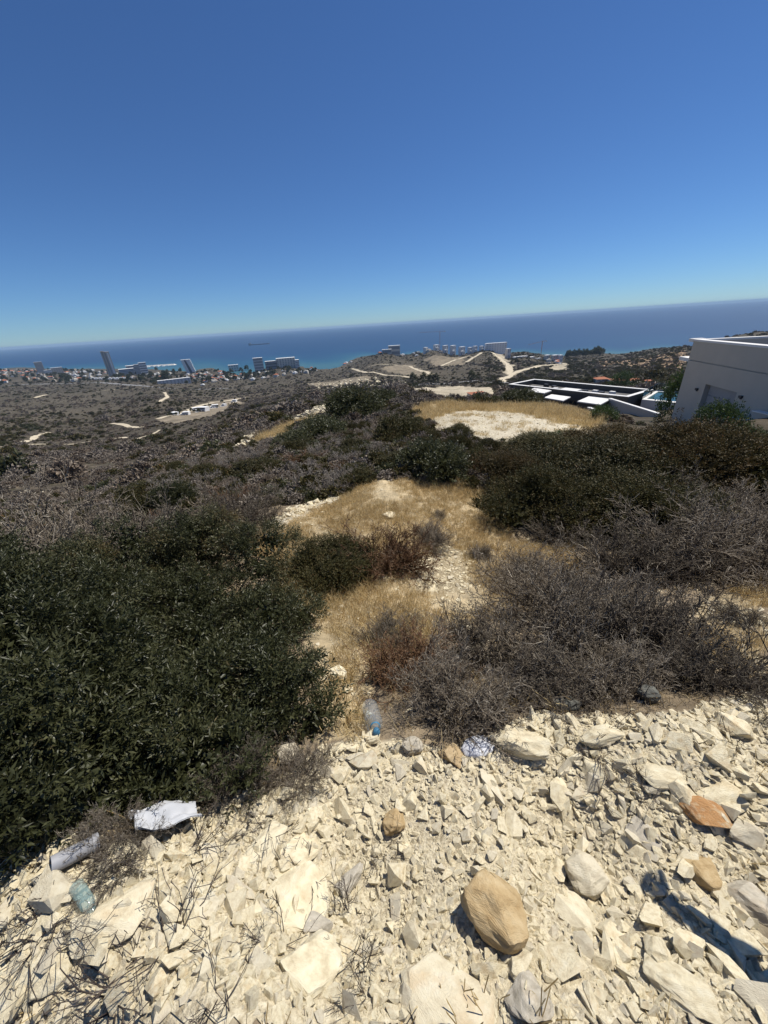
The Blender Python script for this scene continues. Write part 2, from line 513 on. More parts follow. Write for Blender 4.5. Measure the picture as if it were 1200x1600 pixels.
# ------------------------------------------------------------------ haze
hm = bpy.data.materials.new('haze_air'); hm.use_nodes = True
hn = hm.node_tree.nodes; hn.remove(hn['Principled BSDF'])
pv = hn.new('ShaderNodeVolumePrincipled')
pv.inputs['Color'].default_value = (.52, .74, 1.0, 1)
pv.inputs['Density'].default_value = 3.4e-5
pv.inputs['Anisotropy'].default_value = 0.0
hm.node_tree.links.new(pv.outputs[0], hn['Material Output'].inputs['Volume'])
haze = MB().box(-62000, 62000, -62000, 62000, -3.0, 225).build('haze', hm)
tag(haze, kind='stuff')

# ------------------------------------------------------------------ plant materials
def leaf_mat(name, stops, rough=.45, trans=.25, spec=.4):
    """colour from the 'tone' attribute, a little light through the leaf"""
    m, N, L, b = new_mat(name)
    a = N.new('ShaderNodeAttribute'); a.attribute_name = 'tone'
    r = ramp(N, stops); L.new(a.outputs['Fac'], r.inputs['Fac'])
    oi = N.new('ShaderNodeObjectInfo')
    mr = N.new('ShaderNodeMapRange'); mr.inputs[3].default_value = .8; mr.inputs[4].default_value = 1.2
    L.new(oi.outputs['Random'], mr.inputs[0])
    hv = N.new('ShaderNodeHueSaturation'); L.new(r.outputs['Color'], hv.inputs['Color']); L.new(mr.outputs[0], hv.inputs['Value'])
    L.new(hv.outputs['Color'], b.inputs['Base Color'])
    b.inputs['Roughness'].default_value = rough; b.inputs['Specular IOR Level'].default_value = spec
    if trans:
        t = N.new('ShaderNodeBsdfTranslucent'); L.new(hv.outputs['Color'], t.inputs['Color'])
        mx = N.new('ShaderNodeMixShader'); mx.inputs[0].default_value = trans
        L.new(b.outputs[0], mx.inputs[1]); L.new(t.outputs[0], mx.inputs[2])
        L.new(mx.outputs[0], N['Material Output'].inputs['Surface'])
    return m
M_LENTISK = leaf_mat('lentisk_leaf', [(0, (.034, .038, .014)), (.45, (.078, .083, .034)), (.8, (.140, .138, .064)), (1, (.18, .135, .06))], .42, .26, .36)
M_OLIVE = leaf_mat('olive_leaf', [(0, (.038, .038, .013)), (.4, (.072, .068, .024)), (.75, (.125, .098, .036)), (1, (.19, .105, .042))], .55, .18, .22)
M_BRONZE = leaf_mat('bronze_leaf', [(0, (.045, .036, .014)), (.4, (.090, .070, .026)), (.75, (.150, .098, .040)), (1, (.21, .115, .048))], .55, .18, .2)
M_FRESH = leaf_mat('fresh_leaf', [(0, (.035, .060, .018)), (.6, (.075, .115, .032)), (1, (.13, .17, .06))], .45, .3, .4)
M_TWIG = leaf_mat('grey_twig', [(0, (.060, .050, .040)), (.5, (.160, .128, .092)), (.85, (.29, .245, .185)), (1, (.42, .37, .29))], .85, 0, .15)
M_TWIGF = leaf_mat('pale_twig', [(0, (.12, .10, .085)), (.5, (.27, .235, .195)), (.85, (.42, .37, .31)), (1, (.52, .47, .40))], .85, 0, .1)
M_BROWNF = leaf_mat('pale_brown_twig', [(0, (.09, .070, .052)), (.5, (.21, .165, .125)), (.85, (.33, .27, .205)), (1, (.44, .37, .28))], .85, 0, .1)
M_RUST = leaf_mat('rust_twig', [(0, (.060, .036, .022)), (.5, (.150, .080, .042)), (.85, (.25, .15, .085)), (1, (.34, .26, .18))], .85, 0, .15)
M_BROWN = leaf_mat('brown_twig', [(0, (.050, .041, .033)), (.5, (.115, .092, .070)), (.85, (.19, .16, .12)), (1, (.30, .26, .19))], .85, 0, .15)
M_GRASS = leaf_mat('dry_grass', [(0, (.34, .235, .10)), (.5, (.60, .455, .225)), (.85, (.74, .60, .34)), (1, (.80, .69, .45))], .7, .42, .12)
M_BARK = simple_mat('bark', [(.3, (.05, .04, .032)), (.7, (.14, .115, .09))], 20, .9)

def unit(v): return v / (np.linalg.norm(v, axis=-1, keepdims=True) + 1e-9)
def frames(d, g):
    """two axes square to d"""
    a = unit(np.cross(d, unit(g.normal(size=d.shape)))); return a, np.cross(d, a)

def leaves_mesh(name, P, D, length, width, mat, g, per=1, tone=None, fold=.25, extra=None):
    """diamond leaves of two folded faces at P pointing along D"""
    n = len(P)
    a, bb = frames(D, g)
    l = length * g.uniform(.7, 1.25, (n, 1)); w = width * g.uniform(.75, 1.2, (n, 1))
    mid = P + D*l*.45
    v0 = P; v1 = mid + a*w*.5 + bb*w*fold; v2 = P + D*l; v3 = mid - a*w*.5 + bb*w*fold
    V = np.stack([v0, v1, v2, v3], 1).reshape(-1, 3)
    i = np.arange(n)*4
    F = np.concatenate([np.stack([i, i+1, i+2], 1), np.stack([i, i+2, i+3], 1)])
    T = np.repeat(tone if tone is not None else g.uniform(0, 1, n), 4)
    return V, F, T

def tubes(A, B, ra, rb, g, tone=None, sides=3):
    n = len(A); d = unit(B - A); a, bb = frames(d, g)
    ra = np.broadcast_to(np.asarray(ra, float).reshape(-1, 1), (n, 1)); rb = np.broadcast_to(np.asarray(rb, float).reshape(-1, 1), (n, 1))
    rings = []
    for base, r in ((A, ra), (B, rb)):
        for k in range(sides):
            t = 2*math.pi*k/sides
            rings.append(base + (a*math.cos(t) + bb*math.sin(t))*r)
    V = np.stack(rings, 1).reshape(-1, 3)
    i = (np.arange(n)*2*sides)[:, None]
    F = np.concatenate([np.concatenate([i+k, i+(k+1) % sides, i+sides+(k+1) % sides, i+sides+k], 1) for k in range(sides)])
    T = np.repeat(tone if tone is not None else g.uniform(0, 1, n), 2*sides)
    return V, F, T

def twig_segments(g, n0, kids, spread=1.0, h=.8, r0=.012, lean=.35, tip=.0016):
    """branching dead twigs filling a dome of radius 1 (height h); returns A,B,ra,rb,level"""
    th = g.uniform(0, 2*math.pi, n0); el = np.arccos(g.uniform(.05, 1, n0)**.9)
    d = np.stack([np.sin(el)*np.cos(th)*spread, np.sin(el)*np.sin(th)*spread, np.cos(el)*h + .05], 1)
    L0 = np.linalg.norm(d, axis=1, keepdims=True)*g.uniform(.55, .95, (n0, 1))
    d = unit(d)
    P = np.concatenate([g.normal(size=(n0, 2))*.10, np.zeros((n0, 1))], 1)
    A, B, RA, RB, LV = [], [], [], [], []
    rad = np.full((n0, 1), r0)
    lev = 0
    while True:
        d1 = unit(d + g.normal(size=d.shape)*.16); mid = P + d1*L0*.5
        d2 = unit(d1 + g.normal(size=d.shape)*.28 + np.array([0, 0, .06])); end = mid + d2*L0*.5
        rm = np.maximum(rad*.75, tip); re = np.maximum(rad*.5, tip)
        A += [P, mid]; B += [mid, end]; RA += [rad, rm]; RB += [rm, re]; LV += [np.full(len(P), lev)]*2
        if lev >= len(kids): break
        k = kids[lev]; n = len(P)
        t = g.uniform(.25, 1.0, (n, k, 1))
        st = np.where(t < .5, P[:, None] + (mid-P)[:, None]*t*2, mid[:, None] + (end-mid)[:, None]*(t*2-1))
        bd = np.where(t < .5, d1[:, None], d2[:, None])
        nd = unit(bd + g.normal(size=(n, k, 3))*.62 + np.array([0, 0, .08]))
        P = st.reshape(-1, 3); d = nd.reshape(-1, 3)
        L0 = (np.repeat(L0, k, 0).reshape(-1, 1))*g.uniform(.28, .58, (n*k, 1))
        rad = np.maximum(np.repeat(rad, k, 0)*.5, tip)
        lev += 1
    return np.concatenate(A), np.concatenate(B), np.concatenate(RA), np.concatenate(RB), np.concatenate(LV)

def twig_mesh(name, seed, n0, kids, mat, h=.8, r0=.012, tip=.0022, leaf=0, leaf_len=.02):
    g = np.random.default_rng(seed)
    A, B, ra, rb, lv = twig_segments(g, n0, kids, h=h, r0=r0, tip=tip)
    keep = (A[:, 2] > -.02)
    A, B, ra, rb, lv = A[keep], B[keep], ra[keep], rb[keep], lv[keep]
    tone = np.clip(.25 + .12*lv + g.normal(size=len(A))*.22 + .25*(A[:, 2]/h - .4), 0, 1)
    V, F, T = tubes(A, B, ra, rb, g, tone)
    fs = [F]
    if leaf:
        k = g.choice(len(A), leaf, p=(lv+.2)/(lv+.2).sum())
        P = A[k] + (B[k]-A[k])*g.uniform(0, 1, (leaf, 1))
        LV_, LF, LT = leaves_mesh(name, P, unit(B[k]-A[k] + g.normal(size=(leaf, 3))*.8), leaf_len, leaf_len*.35, mat, g)
        fs.append(LF + len(V)); V = np.concatenate([V, LV_]); T = np.concatenate([T, LT])
    return np_mesh(name, V, fs, mat, cols={'tone': T})

def lobe_points(g, lobes, n_clump, n_sprig, clump=.07, depth=(.80, 1.06), down=-.35):
    lobes = np.asarray(lobes, float); c, r = lobes[:, :3], lobes[:, 3:]
    p = (r[:, 0]*r[:, 1]+r[:, 0]*r[:, 2]+r[:, 1]*r[:, 2]); p /= p.sum()
    out = []; nor = []
    while len(out) < n_clump:
        k = g.choice(len(c), p=p); d = g.normal(size=3); d /= np.linalg.norm(d)
        if d[2] < down: continue
        q = c[k] + d*r[k]*g.uniform(*depth)
        if q[2] < .02: continue
        s = np.sum(((q - c)/r)**2, 1); s[k] = 9
        if s.min() < .62: continue
        out.append(q); nor.append(unit(d/r[k]))
    out = np.array(out); nor = np.array(nor)
    k = g.integers(0, n_clump, n_sprig)
    t = g.normal(size=(n_sprig, 3))*clump
    P = out[k] + t - nor[k]*np.abs(g.normal(size=(n_sprig, 1)))*clump*.6
    D = unit(nor[k] + t/clump*.35 + np.array([0, 0, .35]) + g.normal(size=(n_sprig, 3))*.25)
    tone_c = g.uniform(0, 1, n_clump)[k]
    return P, D, tone_c

def leafy_mesh(name, seed, lobes, n_clump, n_sprig, mat, leaf_len=.04, leaf_w=.014, per=9, stem=.10, clump=.07, tone_fn=None, depth=(.80, 1.06), core=0, core_leaf=.09):
    g = np.random.default_rng(seed)
    P, D, tc = lobe_points(g, lobes, n_clump, n_sprig, clump, depth)
    n = len(P)
    t = np.linspace(.05, 1, per)[None, :, None]
    a, b2 = frames(D, g)
    ang = (np.arange(per)*2.4)[None, :, None] + g.uniform(0, 6.28, (n, 1, 1))
    side = a[:, None]*np.cos(ang) + b2[:, None]*np.sin(ang)
    st = stem*g.uniform(.7, 1.3, (n, 1, 1))
    Q = (P[:, None] + D[:, None]*t*st).reshape(-1, 3)
    LD = unit((D[:, None]*(.35 + .55*t) + side*(1.05 - .45*t)).reshape(-1, 3))
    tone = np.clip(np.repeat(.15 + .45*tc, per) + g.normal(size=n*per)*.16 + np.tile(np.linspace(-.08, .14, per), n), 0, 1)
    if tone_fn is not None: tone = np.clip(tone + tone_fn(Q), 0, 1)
    V, F, T = leaves_mesh(name, Q, LD, leaf_len, leaf_w, mat, g, tone=tone)
    if core:                                       # filler leaves added inside to block the light, in darker tones
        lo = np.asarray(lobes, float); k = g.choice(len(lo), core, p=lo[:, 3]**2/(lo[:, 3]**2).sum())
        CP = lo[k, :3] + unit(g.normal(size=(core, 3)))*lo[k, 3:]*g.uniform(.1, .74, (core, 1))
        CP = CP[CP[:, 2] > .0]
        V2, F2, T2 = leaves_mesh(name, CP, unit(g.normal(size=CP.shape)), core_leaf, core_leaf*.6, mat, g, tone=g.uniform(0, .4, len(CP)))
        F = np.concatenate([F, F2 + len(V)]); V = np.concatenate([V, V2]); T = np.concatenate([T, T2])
    return np_mesh(name, V, F, mat, cols={'tone': T})

def lumpy(g, n, R=1.0, h=.75, rl=(.28, .45)):
    """lobes that make a dome of radius R, height h"""
    L = [(0, 0, h*.35, R*.72, R*.72, h*.55)]
    for k in range(n):
        th = g.uniform(0, 2*math.pi); e = g.uniform(.1, 1.45)
        r = g.uniform(*rl)*R
        L.append(((R-r*.8)*math.cos(e)*math.cos(th), (R-r*.8)*math.cos(e)*math.sin(th), max(r*.45, (h-r*.75)*math.sin(e)), r, r, r*.85))
    return L

def stem_mesh(name, seed, lobes, n=14, r=.016):
    g = np.random.default_rng(seed); lobes = np.asarray(lobes)
    k = g.choice(len(lobes), n); E = lobes[k, :3] + g.normal(size=(n, 3))*lobes[k, 3:]*.35
    base = np.concatenate([lobes[:, :2].mean(0) + g.normal(size=(n, 2))*.07, np.full((n, 1), -.05)], 1)
    mid = base*.5 + E*.5 + g.normal(size=(n, 3))*.06
    A = np.concatenate([base, mid]); B = np.concatenate([mid, E])
    V, F, T = tubes(A, B, np.r_[np.full(n, r), np.full(n, r*.7)], np.r_[np.full(n, r*.7), np.full(n, r*.25)], g, sides=5)
    return np_mesh(name, V, F, M_BARK, cols={'tone': T})

def hit_above(px, py, dh):
    d = ray(px, py); d = d / math.hypot(d[0], d[1])
    rs = np.exp(np.linspace(math.log(.3), math.log(5000), 900))
    zz = ZC + d[2]*rs - height(d[0]*rs, d[1]*rs) - dh
    k = int(np.argmax(zz < 0)); r = rs[k]
    return d[0]*r, d[1]*r
def mpp(x, y, z):
    return (np.array([x, y, z-ZC]) @ np.array(FWD)) / FPX

# ------------------------------------------------------------------ templates (shared mesh data, radius 1 m)
gt = np.random.default_rng(11)
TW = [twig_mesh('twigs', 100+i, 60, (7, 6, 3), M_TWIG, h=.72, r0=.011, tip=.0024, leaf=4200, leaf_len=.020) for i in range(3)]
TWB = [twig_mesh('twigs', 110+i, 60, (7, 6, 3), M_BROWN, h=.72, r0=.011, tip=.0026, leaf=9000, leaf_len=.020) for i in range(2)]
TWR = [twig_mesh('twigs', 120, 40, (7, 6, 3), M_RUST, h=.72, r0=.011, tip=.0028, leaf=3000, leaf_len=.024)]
TWL = [twig_mesh('twigs', 130+i, 30, (5, 4, 2), m, h=.7, r0=.02, tip=.0055) for i, m in enumerate((M_TWIGF, M_TWIGF, M_BROWNF, M_RUST))]   # coarser, for 10 m and more away
OL, OLS = [], []
for i in range(3):
    lb = lumpy(gt, 15, 1.0, .8, (.26, .48))
    lb[0] = (0, 0, .22, .58, .58, .36)
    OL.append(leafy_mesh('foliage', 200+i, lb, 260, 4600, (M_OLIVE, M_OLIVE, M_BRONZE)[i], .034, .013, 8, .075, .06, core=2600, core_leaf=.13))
    OLS.append(stem_mesh('stems', 210+i, lb))
OLL = []
for i, m in enumerate((M_OLIVE, M_LENTISK, M_LENTISK)):
    lb = lumpy(gt, 18, 1.0, .8)
    OLL.append(leafy_mesh('foliage', 220+i, lb, 160, 1100, m, .075, .030, 7, .12, .075, core=700, core_leaf=.2))

def shrub(name, label, px, py, w, tmpl, hs=1.0, dh=.35, group=None, stems=None, rz=None, part='twigs', yaw_w=1.0):
    """one shrub whose middle shows at a photo pixel, w photo pixels wide, on the ground there"""
    x, y = hit_above(px, py, dh)
    z = hz(x, y)
    R = w/2*mpp(x, y, z+dh)*(1.12 if 'shrub' in name and name != 'green_shrub' else 1.0)
    o = empty(name, (x, y, z-.03), rz if rz is not None else random.uniform(0, 6.28))
    o.scale = (R, R*yaw_w, R*hs)
    tag(o, label, 'shrub', group)
    c = link(bpy.data.objects.new(part, tmpl), o)
    if stems is not None: link(bpy.data.objects.new('stems', stems), o)
    return o

# ------------------------------------------------------------------ the big green bush on the left
def lobe_at(px, py, r, rad, squash=.9):
    q = hit_above(px, py, rad*.5); r = min(r, math.hypot(*q))
    p = at(px, py, r); return [p[0], p[1], p[2], rad, rad, rad*squash]
BL = [lobe_at(*a) for a in [
 (60,955,4.0,.58),(190,908,4.1,.52),(320,868,4.2,.48),(400,880,3.7,.38),(430,960,3.2,.36),(350,950,3.2,.42),(230,970,3.2,.45),(100,1020,2.9,.46),(-40,1010,3.1,.5),
 (440,1050,2.55,.30),(400,1010,2.8,.34),(310,1050,2.5,.36),(200,1080,2.35,.36),(90,1110,2.2,.36),(0,1110,2.2,.4),(-110,1120,2.2,.4),
 (440,1110,2.2,.24),(370,1120,2.1,.30),(270,1140,1.95,.28),(170,1170,1.85,.28),(60,1200,1.75,.27),(-60,1200,1.8,.3),
 (330,1190,1.72,.20),(230,1220,1.62,.20),(130,1240,1.56,.19),(40,1260,1.55,.18),(-60,1280,1.6,.22),(300,895,4.3,.38),(140,925,4.3,.42)]]
BL = np.array(BL)
bc = np.array([BL[:, 0].mean(), BL[:, 1].mean()]); bz = hz(*bc)
BLL = BL.copy(); BLL[:, :3] -= np.array([bc[0], bc[1], bz])
g0 = np.random.default_rng(5)
sub = []
for l in BLL:                                      # break every lobe into smaller heads
    for k in range(4):
        d = unit(g0.normal(size=3)); d[2] = abs(d[2])*.9+.05
        rr_ = l[3]*g0.uniform(.36, .62)
        sub.append([*(l[:3] + d*l[3:]*.86), rr_, rr_, rr_*.8])
LB = np.array(list(BLL*np.array([1, 1, 1, .70, .70, .70])) + sub)
def big_bush():
    o = empty('green_shrub', (bc[0], bc[1], bz))
    tag(o, 'big dark green leathery-leaved bush spilling beside the pale rubble', 'shrub')
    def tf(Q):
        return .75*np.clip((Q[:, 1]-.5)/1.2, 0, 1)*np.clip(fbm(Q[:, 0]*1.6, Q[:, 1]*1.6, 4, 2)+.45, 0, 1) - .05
    g = np.random.default_rng(8)
    lb = LB + 0
    # ground offset: lobes keep above local ground
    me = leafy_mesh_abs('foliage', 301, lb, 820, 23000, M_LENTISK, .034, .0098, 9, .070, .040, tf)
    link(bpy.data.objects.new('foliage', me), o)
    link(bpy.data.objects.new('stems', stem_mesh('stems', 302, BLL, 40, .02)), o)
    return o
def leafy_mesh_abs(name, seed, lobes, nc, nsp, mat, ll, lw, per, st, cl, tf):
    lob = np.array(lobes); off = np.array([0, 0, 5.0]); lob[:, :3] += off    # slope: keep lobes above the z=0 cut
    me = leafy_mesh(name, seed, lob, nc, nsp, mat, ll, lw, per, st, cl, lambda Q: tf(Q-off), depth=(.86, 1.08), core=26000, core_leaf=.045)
    co = np.empty(len(me.vertices)*3, np.float32); me.vertices.foreach_get('co', co)
    co = co.reshape(-1, 3); co[:, 2] -= 5.0; me.vertices.foreach_set('co', co.ravel()); me.update()
    return me
big_bush()

# ------------------------------------------------------------------ shrubs near the path and on the right
NEAR = [
 # name, label, px, py, w, template, hs, dh, stems, part
 ('dry_shrub', 'grey leafless twig tangle lying over the back of the big green bush', 70, 925, 320, TW[0], 1.2, .8, None),
 ('dry_shrub', 'brownish twig tangle behind the big green bush, towards the valley', 215, 875, 270, TWB[0], 1.15, .8, None),
 ('dry_shrub', 'grey brushwood on the slope edge above the straw knoll', 370, 800, 150, TWB[1], 1.0, .4, None),
 ('olive_shrub', 'dark olive half of the low mound standing in the straw grass', 510, 882, 150, OL[0], .85, .22, OLS[0]),
 ('rust_shrub', 'reddish brown half of the low mound standing in the straw grass', 605, 866, 190, TWR[0], .95, .22, None),
 ('dry_shrub', 'small grey thorn bush behind the reddish mound, by the white path', 672, 838, 80, TW[1], 1.0, .15, None),
 ('dry_shrub', 'tiny grey thorn tuft alone in the straw grass', 684, 803, 26, TW[2], 1.2, .08, None),
 ('dry_shrub', 'small pale thorn tuft between straw grass and the grey thicket', 752, 866, 44, TW[0], 1.0, .08, None),
 ('rust_shrub', 'grey and rust brushwood leaning over the clear bottle', 640, 1040, 200, TWR[0], .95, .16, None),
 ('dry_shrub', 'dense grey brushwood right above the crumpled white bag', 715, 1078, 220, TW[1], 1.05, .18, None),
 ('dry_shrub', 'grey brushwood beside the path, behind the rust coloured one', 600, 995, 130, TW[2], .9, .15, None),
 ('dry_shrub', 'large grey thorn bush with a pale dead stalk sticking out', 880, 1012, 290, TW[0], 1.1, .26, None),
 ('dry_shrub', 'wide dark thorn bush between the pale stalk and the right stony patch', 1040, 1012, 310, TWB[0], 1.0, .24, None),
 ('dry_shrub', 'grey thorn bush at the back of the thicket, nearest the straw grass', 900, 935, 260, TW[2], 1.0, .35, None),
 ('dry_shrub', 'brown thorn bush in the middle of the grey thicket', 760, 1010, 190, TWB[1], 1.0, .22, None),
 ('dry_shrub', 'brown thorn bush at the right end of the grey thicket', 1150, 1045, 180, TWB[1], .9, .16, None),
 ('dry_shrub', 'grey thorn bush at the foot of the thicket above the rubble', 960, 1058, 190, TW[1], .9, .14, None),
 ('dry_shrub', 'little fine grey brush plant at the rubble edge beside the green bush', 455, 1200, 120, TW[2], 1.3, .10, None),
 ('dry_shrub', 'wispy grey brush plant growing out of the green bush foot', 370, 1215, 120, TW[0], 1.4, .10, None),
 ('dry_shrub', 'brown brush plant at the green bush foot, over the pipe', 30, 1290, 200, TWB[0], 1.0, .10, None),
 ('dry_shrub', 'sparse brush plant between the pipe and the torn plastic sheet', 165, 1330, 150, TW[1], 1.0, .06, None),
 ('dry_shrub', 'brown brushwood filling the gap beside the pale dead stalk', 960, 1010, 220, TWB[1], 1.0, .2, None),
 ('dry_shrub', 'brown brushwood in the thicket just above the cream block', 860, 1062, 180, TWB[0], .9, .14, None),
 ('dry_shrub', 'grey brushwood edging the straw grass behind the thicket', 830, 900, 150, TW[1], .9, .2, None),
 ('dry_shrub', 'lone brown brush plant on the stony straw patch beside the thicket', 1165, 960, 80, TWB[1], .9, .12, None),
 ('olive_shrub', 'brown-green bush at the very front corner of the dark thicket by the straw', 840, 790, 170, OL[1], .95, .35, OLS[1]),
 ('olive_shrub', 'broad dark olive bush in front of the garage building', 930, 750, 250, OL[0], .78, .6, OLS[0]),
 ('olive_shrub', 'rounded dark bush behind the front corner one, facing the straw grass', 790, 735, 130, OL[2], .9, .5, OLS[2]),
 ('olive_shrub', 'low olive bush at the edge of the white clearing', 850, 705, 150, OL[1], .55, .4, OLS[1]),
 ('olive_shrub', 'brown tinged bush in the thicket below the garage door', 1075, 720, 210, OL[2], .9, .6, OLS[2]),
 ('olive_shrub', 'bronze coloured bush at the right of the thicket, under the garage wall', 1175, 720, 200, OL[0], .85, .6, OLS[0]),
 ('olive_shrub', 'dark bush in the thicket before the sloping garden wall', 965, 702, 170, OL[2], .62, .4, OLS[2]),
 ('olive_shrub', 'dark olive bush in the heart of the thicket, behind grey brushwood', 1010, 790, 210, OL[1], .85, .5, OLS[1]),
 ('dry_shrub', 'grey brushwood covering the lower right of the dark thicket', 1100, 850, 250, TW[0], .95, .45, None),
 ('dry_shrub', 'brown brushwood in the hollow between both thickets', 1000, 870, 200, TWB[0], .9, .35, None),
 ('dry_shrub', 'grey brushwood on the thicket\'s right end, above the stony patch', 1190, 850, 210, TWB[1], .95, .45, None),
 ('dry_shrub', 'pale grey brush clump in front of the dark olive front corner', 880, 830, 110, TW[1], .9, .22, None),
 ('dry_shrub', 'grey brush clump on the bank above the hollow', 1120, 780, 190, TW[2], .8, .5, None),
]
for (nm, lb, px, py, w, tm, hs, dh, st) in NEAR:
    so = shrub(nm, lb, px, py, w, tm, hs, dh, None, st, part='foliage' if nm == 'olive_shrub' else 'twigs')

for so in list(COL.objects):
    if so.name.startswith('dry_shrub') and ('back of the big green' in so['label'] or 'behind the big green' in so['label']): so.location.z += .38

# leafy green shrubs by the garden wall, on the ridge and by the clearing
MIDG = [
 ('dark green rounded bush next to the white clearing', 678, 700, 118, OLL[1], 1.0, .7),
 ('yellow-green tinged bush left of the rounded one on the ridge', 622, 664, 84, OLL[0], .9, .7),
 ('dark green bush on the ridge crest beside the white marker stone', 552, 642, 92, OLL[2], 1.1, .8),
 ('small green bush on the crest, behind the white marker stone', 598, 624, 50, OLL[1], 1.0, .6),
 ('low dark green bush on the ridge below the crest one', 500, 668, 84, OLL[2], .8, .6),
 ('low green bush above the straw terrace on the ridge flank', 462, 682, 70, OLL[1], .7, .5),
 ('olive bush low on the ridge flank among grey brush', 398, 728, 88, OLL[0], .6, .35),
 ('tall dark green bush on the ridge flank above the valley', 262, 748, 70, OLL[2], 1.3, .8),
 ('dark bush below the long dark house roof', 815, 622, 60, OLL[2], .8, .6),
 ('green bush beside the white canopy of the long dark house', 862, 618, 48, OLL[1], .8, .6),
]
for (lb, px, py, w, tm, hs, dh) in MIDG:
    shrub('green_shrub', lb, px, py, w, tm, hs, dh, part='foliage')
lbf = lumpy(gt, 16, 1.0, 1.2, (.25, .4))
FR = leafy_mesh('foliage', 260, lbf, 90, 620, M_FRESH, .10, .045, 7, .20, .11)
FRS = stem_mesh('stems', 261, lbf, 12, .03)
for (lb, px, py, w, hs) in [
 ('bright green sapling with upright shoots at the garage corner', 1064, 640, 60, 1.9),
 ('bright green sapling in front of the garage door', 1128, 652, 66, 1.25),
 ('bright green bush on the thicket top beside the clearing edge', 880, 672, 60, .7),
 ('green sapling standing in the dark house courtyard', 968, 606, 34, 1.1),
 ('green sapling before the sloping garden wall', 945, 640, 40, .9),
 ('bright green bush under the garage retaining wall', 1175, 660, 60, .8)]:
    shrub('sapling', lb, px, py, w, FR, hs, .8, None, FRS, part='foliage')

# ------------------------------------------------------------------ rubble
def stone_mat(name, stops, stain=(.60, .39, .17), stain_amt=.55, scale=9.0, grey=(.56, .51, .42)):
    """limestone: pale ground, ochre stains, fine relief, every stone a little different"""
    m, N, L, b = new_mat(name)
    tc = N.new('ShaderNodeTexCoord'); oi = N.new('ShaderNodeObjectInfo')
    ad = N.new('ShaderNodeVectorMath'); ad.operation = 'ADD'
    sc = N.new('ShaderNodeVectorMath'); sc.operation = 'SCALE'; sc.inputs[3].default_value = 37.0
    cmb = N.new('ShaderNodeCombineXYZ')
    for i in range(3): L.new(oi.outputs['Random'], cmb.inputs[i])
    L.new(cmb.outputs[0], sc.inputs[0]); L.new(tc.outputs['Object'], ad.inputs[0]); L.new(sc.outputs[0], ad.inputs[1])
    def nz(s, d=5, r=.6):
        n = N.new('ShaderNodeTexNoise'); n.inputs['Scale'].default_value = s; n.inputs['Detail'].default_value = d; n.inputs['Roughness'].default_value = r
        L.new(ad.outputs[0], n.inputs['Vector']); return n
    r = ramp(N, stops); L.new(nz(scale*.6, 6).outputs['Fac'], r.inputs['Fac'])
    st = ramp(N, [(.49, (0,)*3), (.70, (1,)*3)]); L.new(nz(scale*.35, 4).outputs['Fac'], st.inputs['Fac'])
    mu = N.new('ShaderNodeMath'); mu.operation = 'MULTIPLY'; L.new(st.outputs['Color'], mu.inputs[0])
    rr2 = N.new('ShaderNodeMapRange'); rr2.inputs[1].default_value = .35; rr2.inputs[2].default_value = 1.0; rr2.inputs[3].default_value = 0; rr2.inputs[4].default_value = stain_amt
    L.new(oi.outputs['Random'], rr2.inputs[0]); L.new(rr2.outputs[0], mu.inputs[1])
    c = mix_rgb(N, L, mu.outputs[0], r.outputs['Color'], stain)
    rg = N.new('ShaderNodeMath'); rg.operation = 'PINGPONG'; rg.inputs[1].default_value = .11; L.new(oi.outputs['Random'], rg.inputs[0])
    rg2 = N.new('ShaderNodeMapRange'); rg2.inputs[1].default_value = .065; rg2.inputs[2].default_value = .11; rg2.inputs[3].default_value = 0; rg2.inputs[4].default_value = .50
    L.new(rg.outputs[0], rg2.inputs[0])
    c = mix_rgb(N, L, rg2.outputs[0], c, grey)
    L.new(c, b.inputs['Base Color']); b.inputs['Roughness'].default_value = .95; b.inputs['Specular IOR Level'].default_value = .12
    bp = N.new('ShaderNodeBump'); bp.inputs['Strength'].default_value = .6; bp.inputs['Distance'].default_value = .011
    # bedding planes: noise stretched along the stone
    mp = N.new('ShaderNodeMapping'); mp.inputs['Scale'].default_value = (1, 1, 4.5); L.new(ad.outputs[0], mp.inputs['Vector'])
    n2 = N.new('ShaderNodeTexNoise'); n2.inputs['Scale'].default_value = scale*2.2; n2.inputs['Detail'].default_value = 8; n2.inputs['Roughness'].default_value = .68
    L.new(mp.outputs[0], n2.inputs['Vector']); L.new(n2.outputs['Fac'], bp.inputs['Height']); L.new(bp.outputs['Normal'], b.inputs['Normal'])
    return m
PALE = [(.25, (.54, .44, .275)), (.5, (.775, .68, .465)), (.75, (.855, .785, .59))]
M_BED = simple_mat('gravel_bed', [(.3, (.34, .275, .175)), (.55, (.66, .575, .40)), (.75, (.82, .74, .55))], 60, .95, 1.0, 120, spec=.1, bdist=.01)
M_STONE = stone_mat('limestone', PALE)
M_GRAVEL = stone_mat('limestone_gravel', PALE, stain_amt=.42, scale=6)
M_TAN = stone_mat('ochre_limestone', [(.25, (.36, .24, .11)), (.5, (.52, .38, .20)), (.75, (.62, .49, .29))], stain=(.42, .22, .08))
M_GREY = stone_mat('grey_limestone', [(.25, (.35, .31, .235)), (.5, (.53, .475, .37)), (.75, (.70, .64, .52))], stain_amt=.3)
M_RUSTST = stone_mat('rust_limestone', [(.3, (.60, .50, .32)), (.48, (.48, .26, .11)), (.75, (.55, .33, .16))], stain=(.40, .16, .06), stain_amt=.8)
M_DARKST = stone_mat('dark_stone', [(.25, (.10, .10, .09)), (.75, (.20, .20, .17))], stain_amt=.1, grey=(.15, .15, .14))

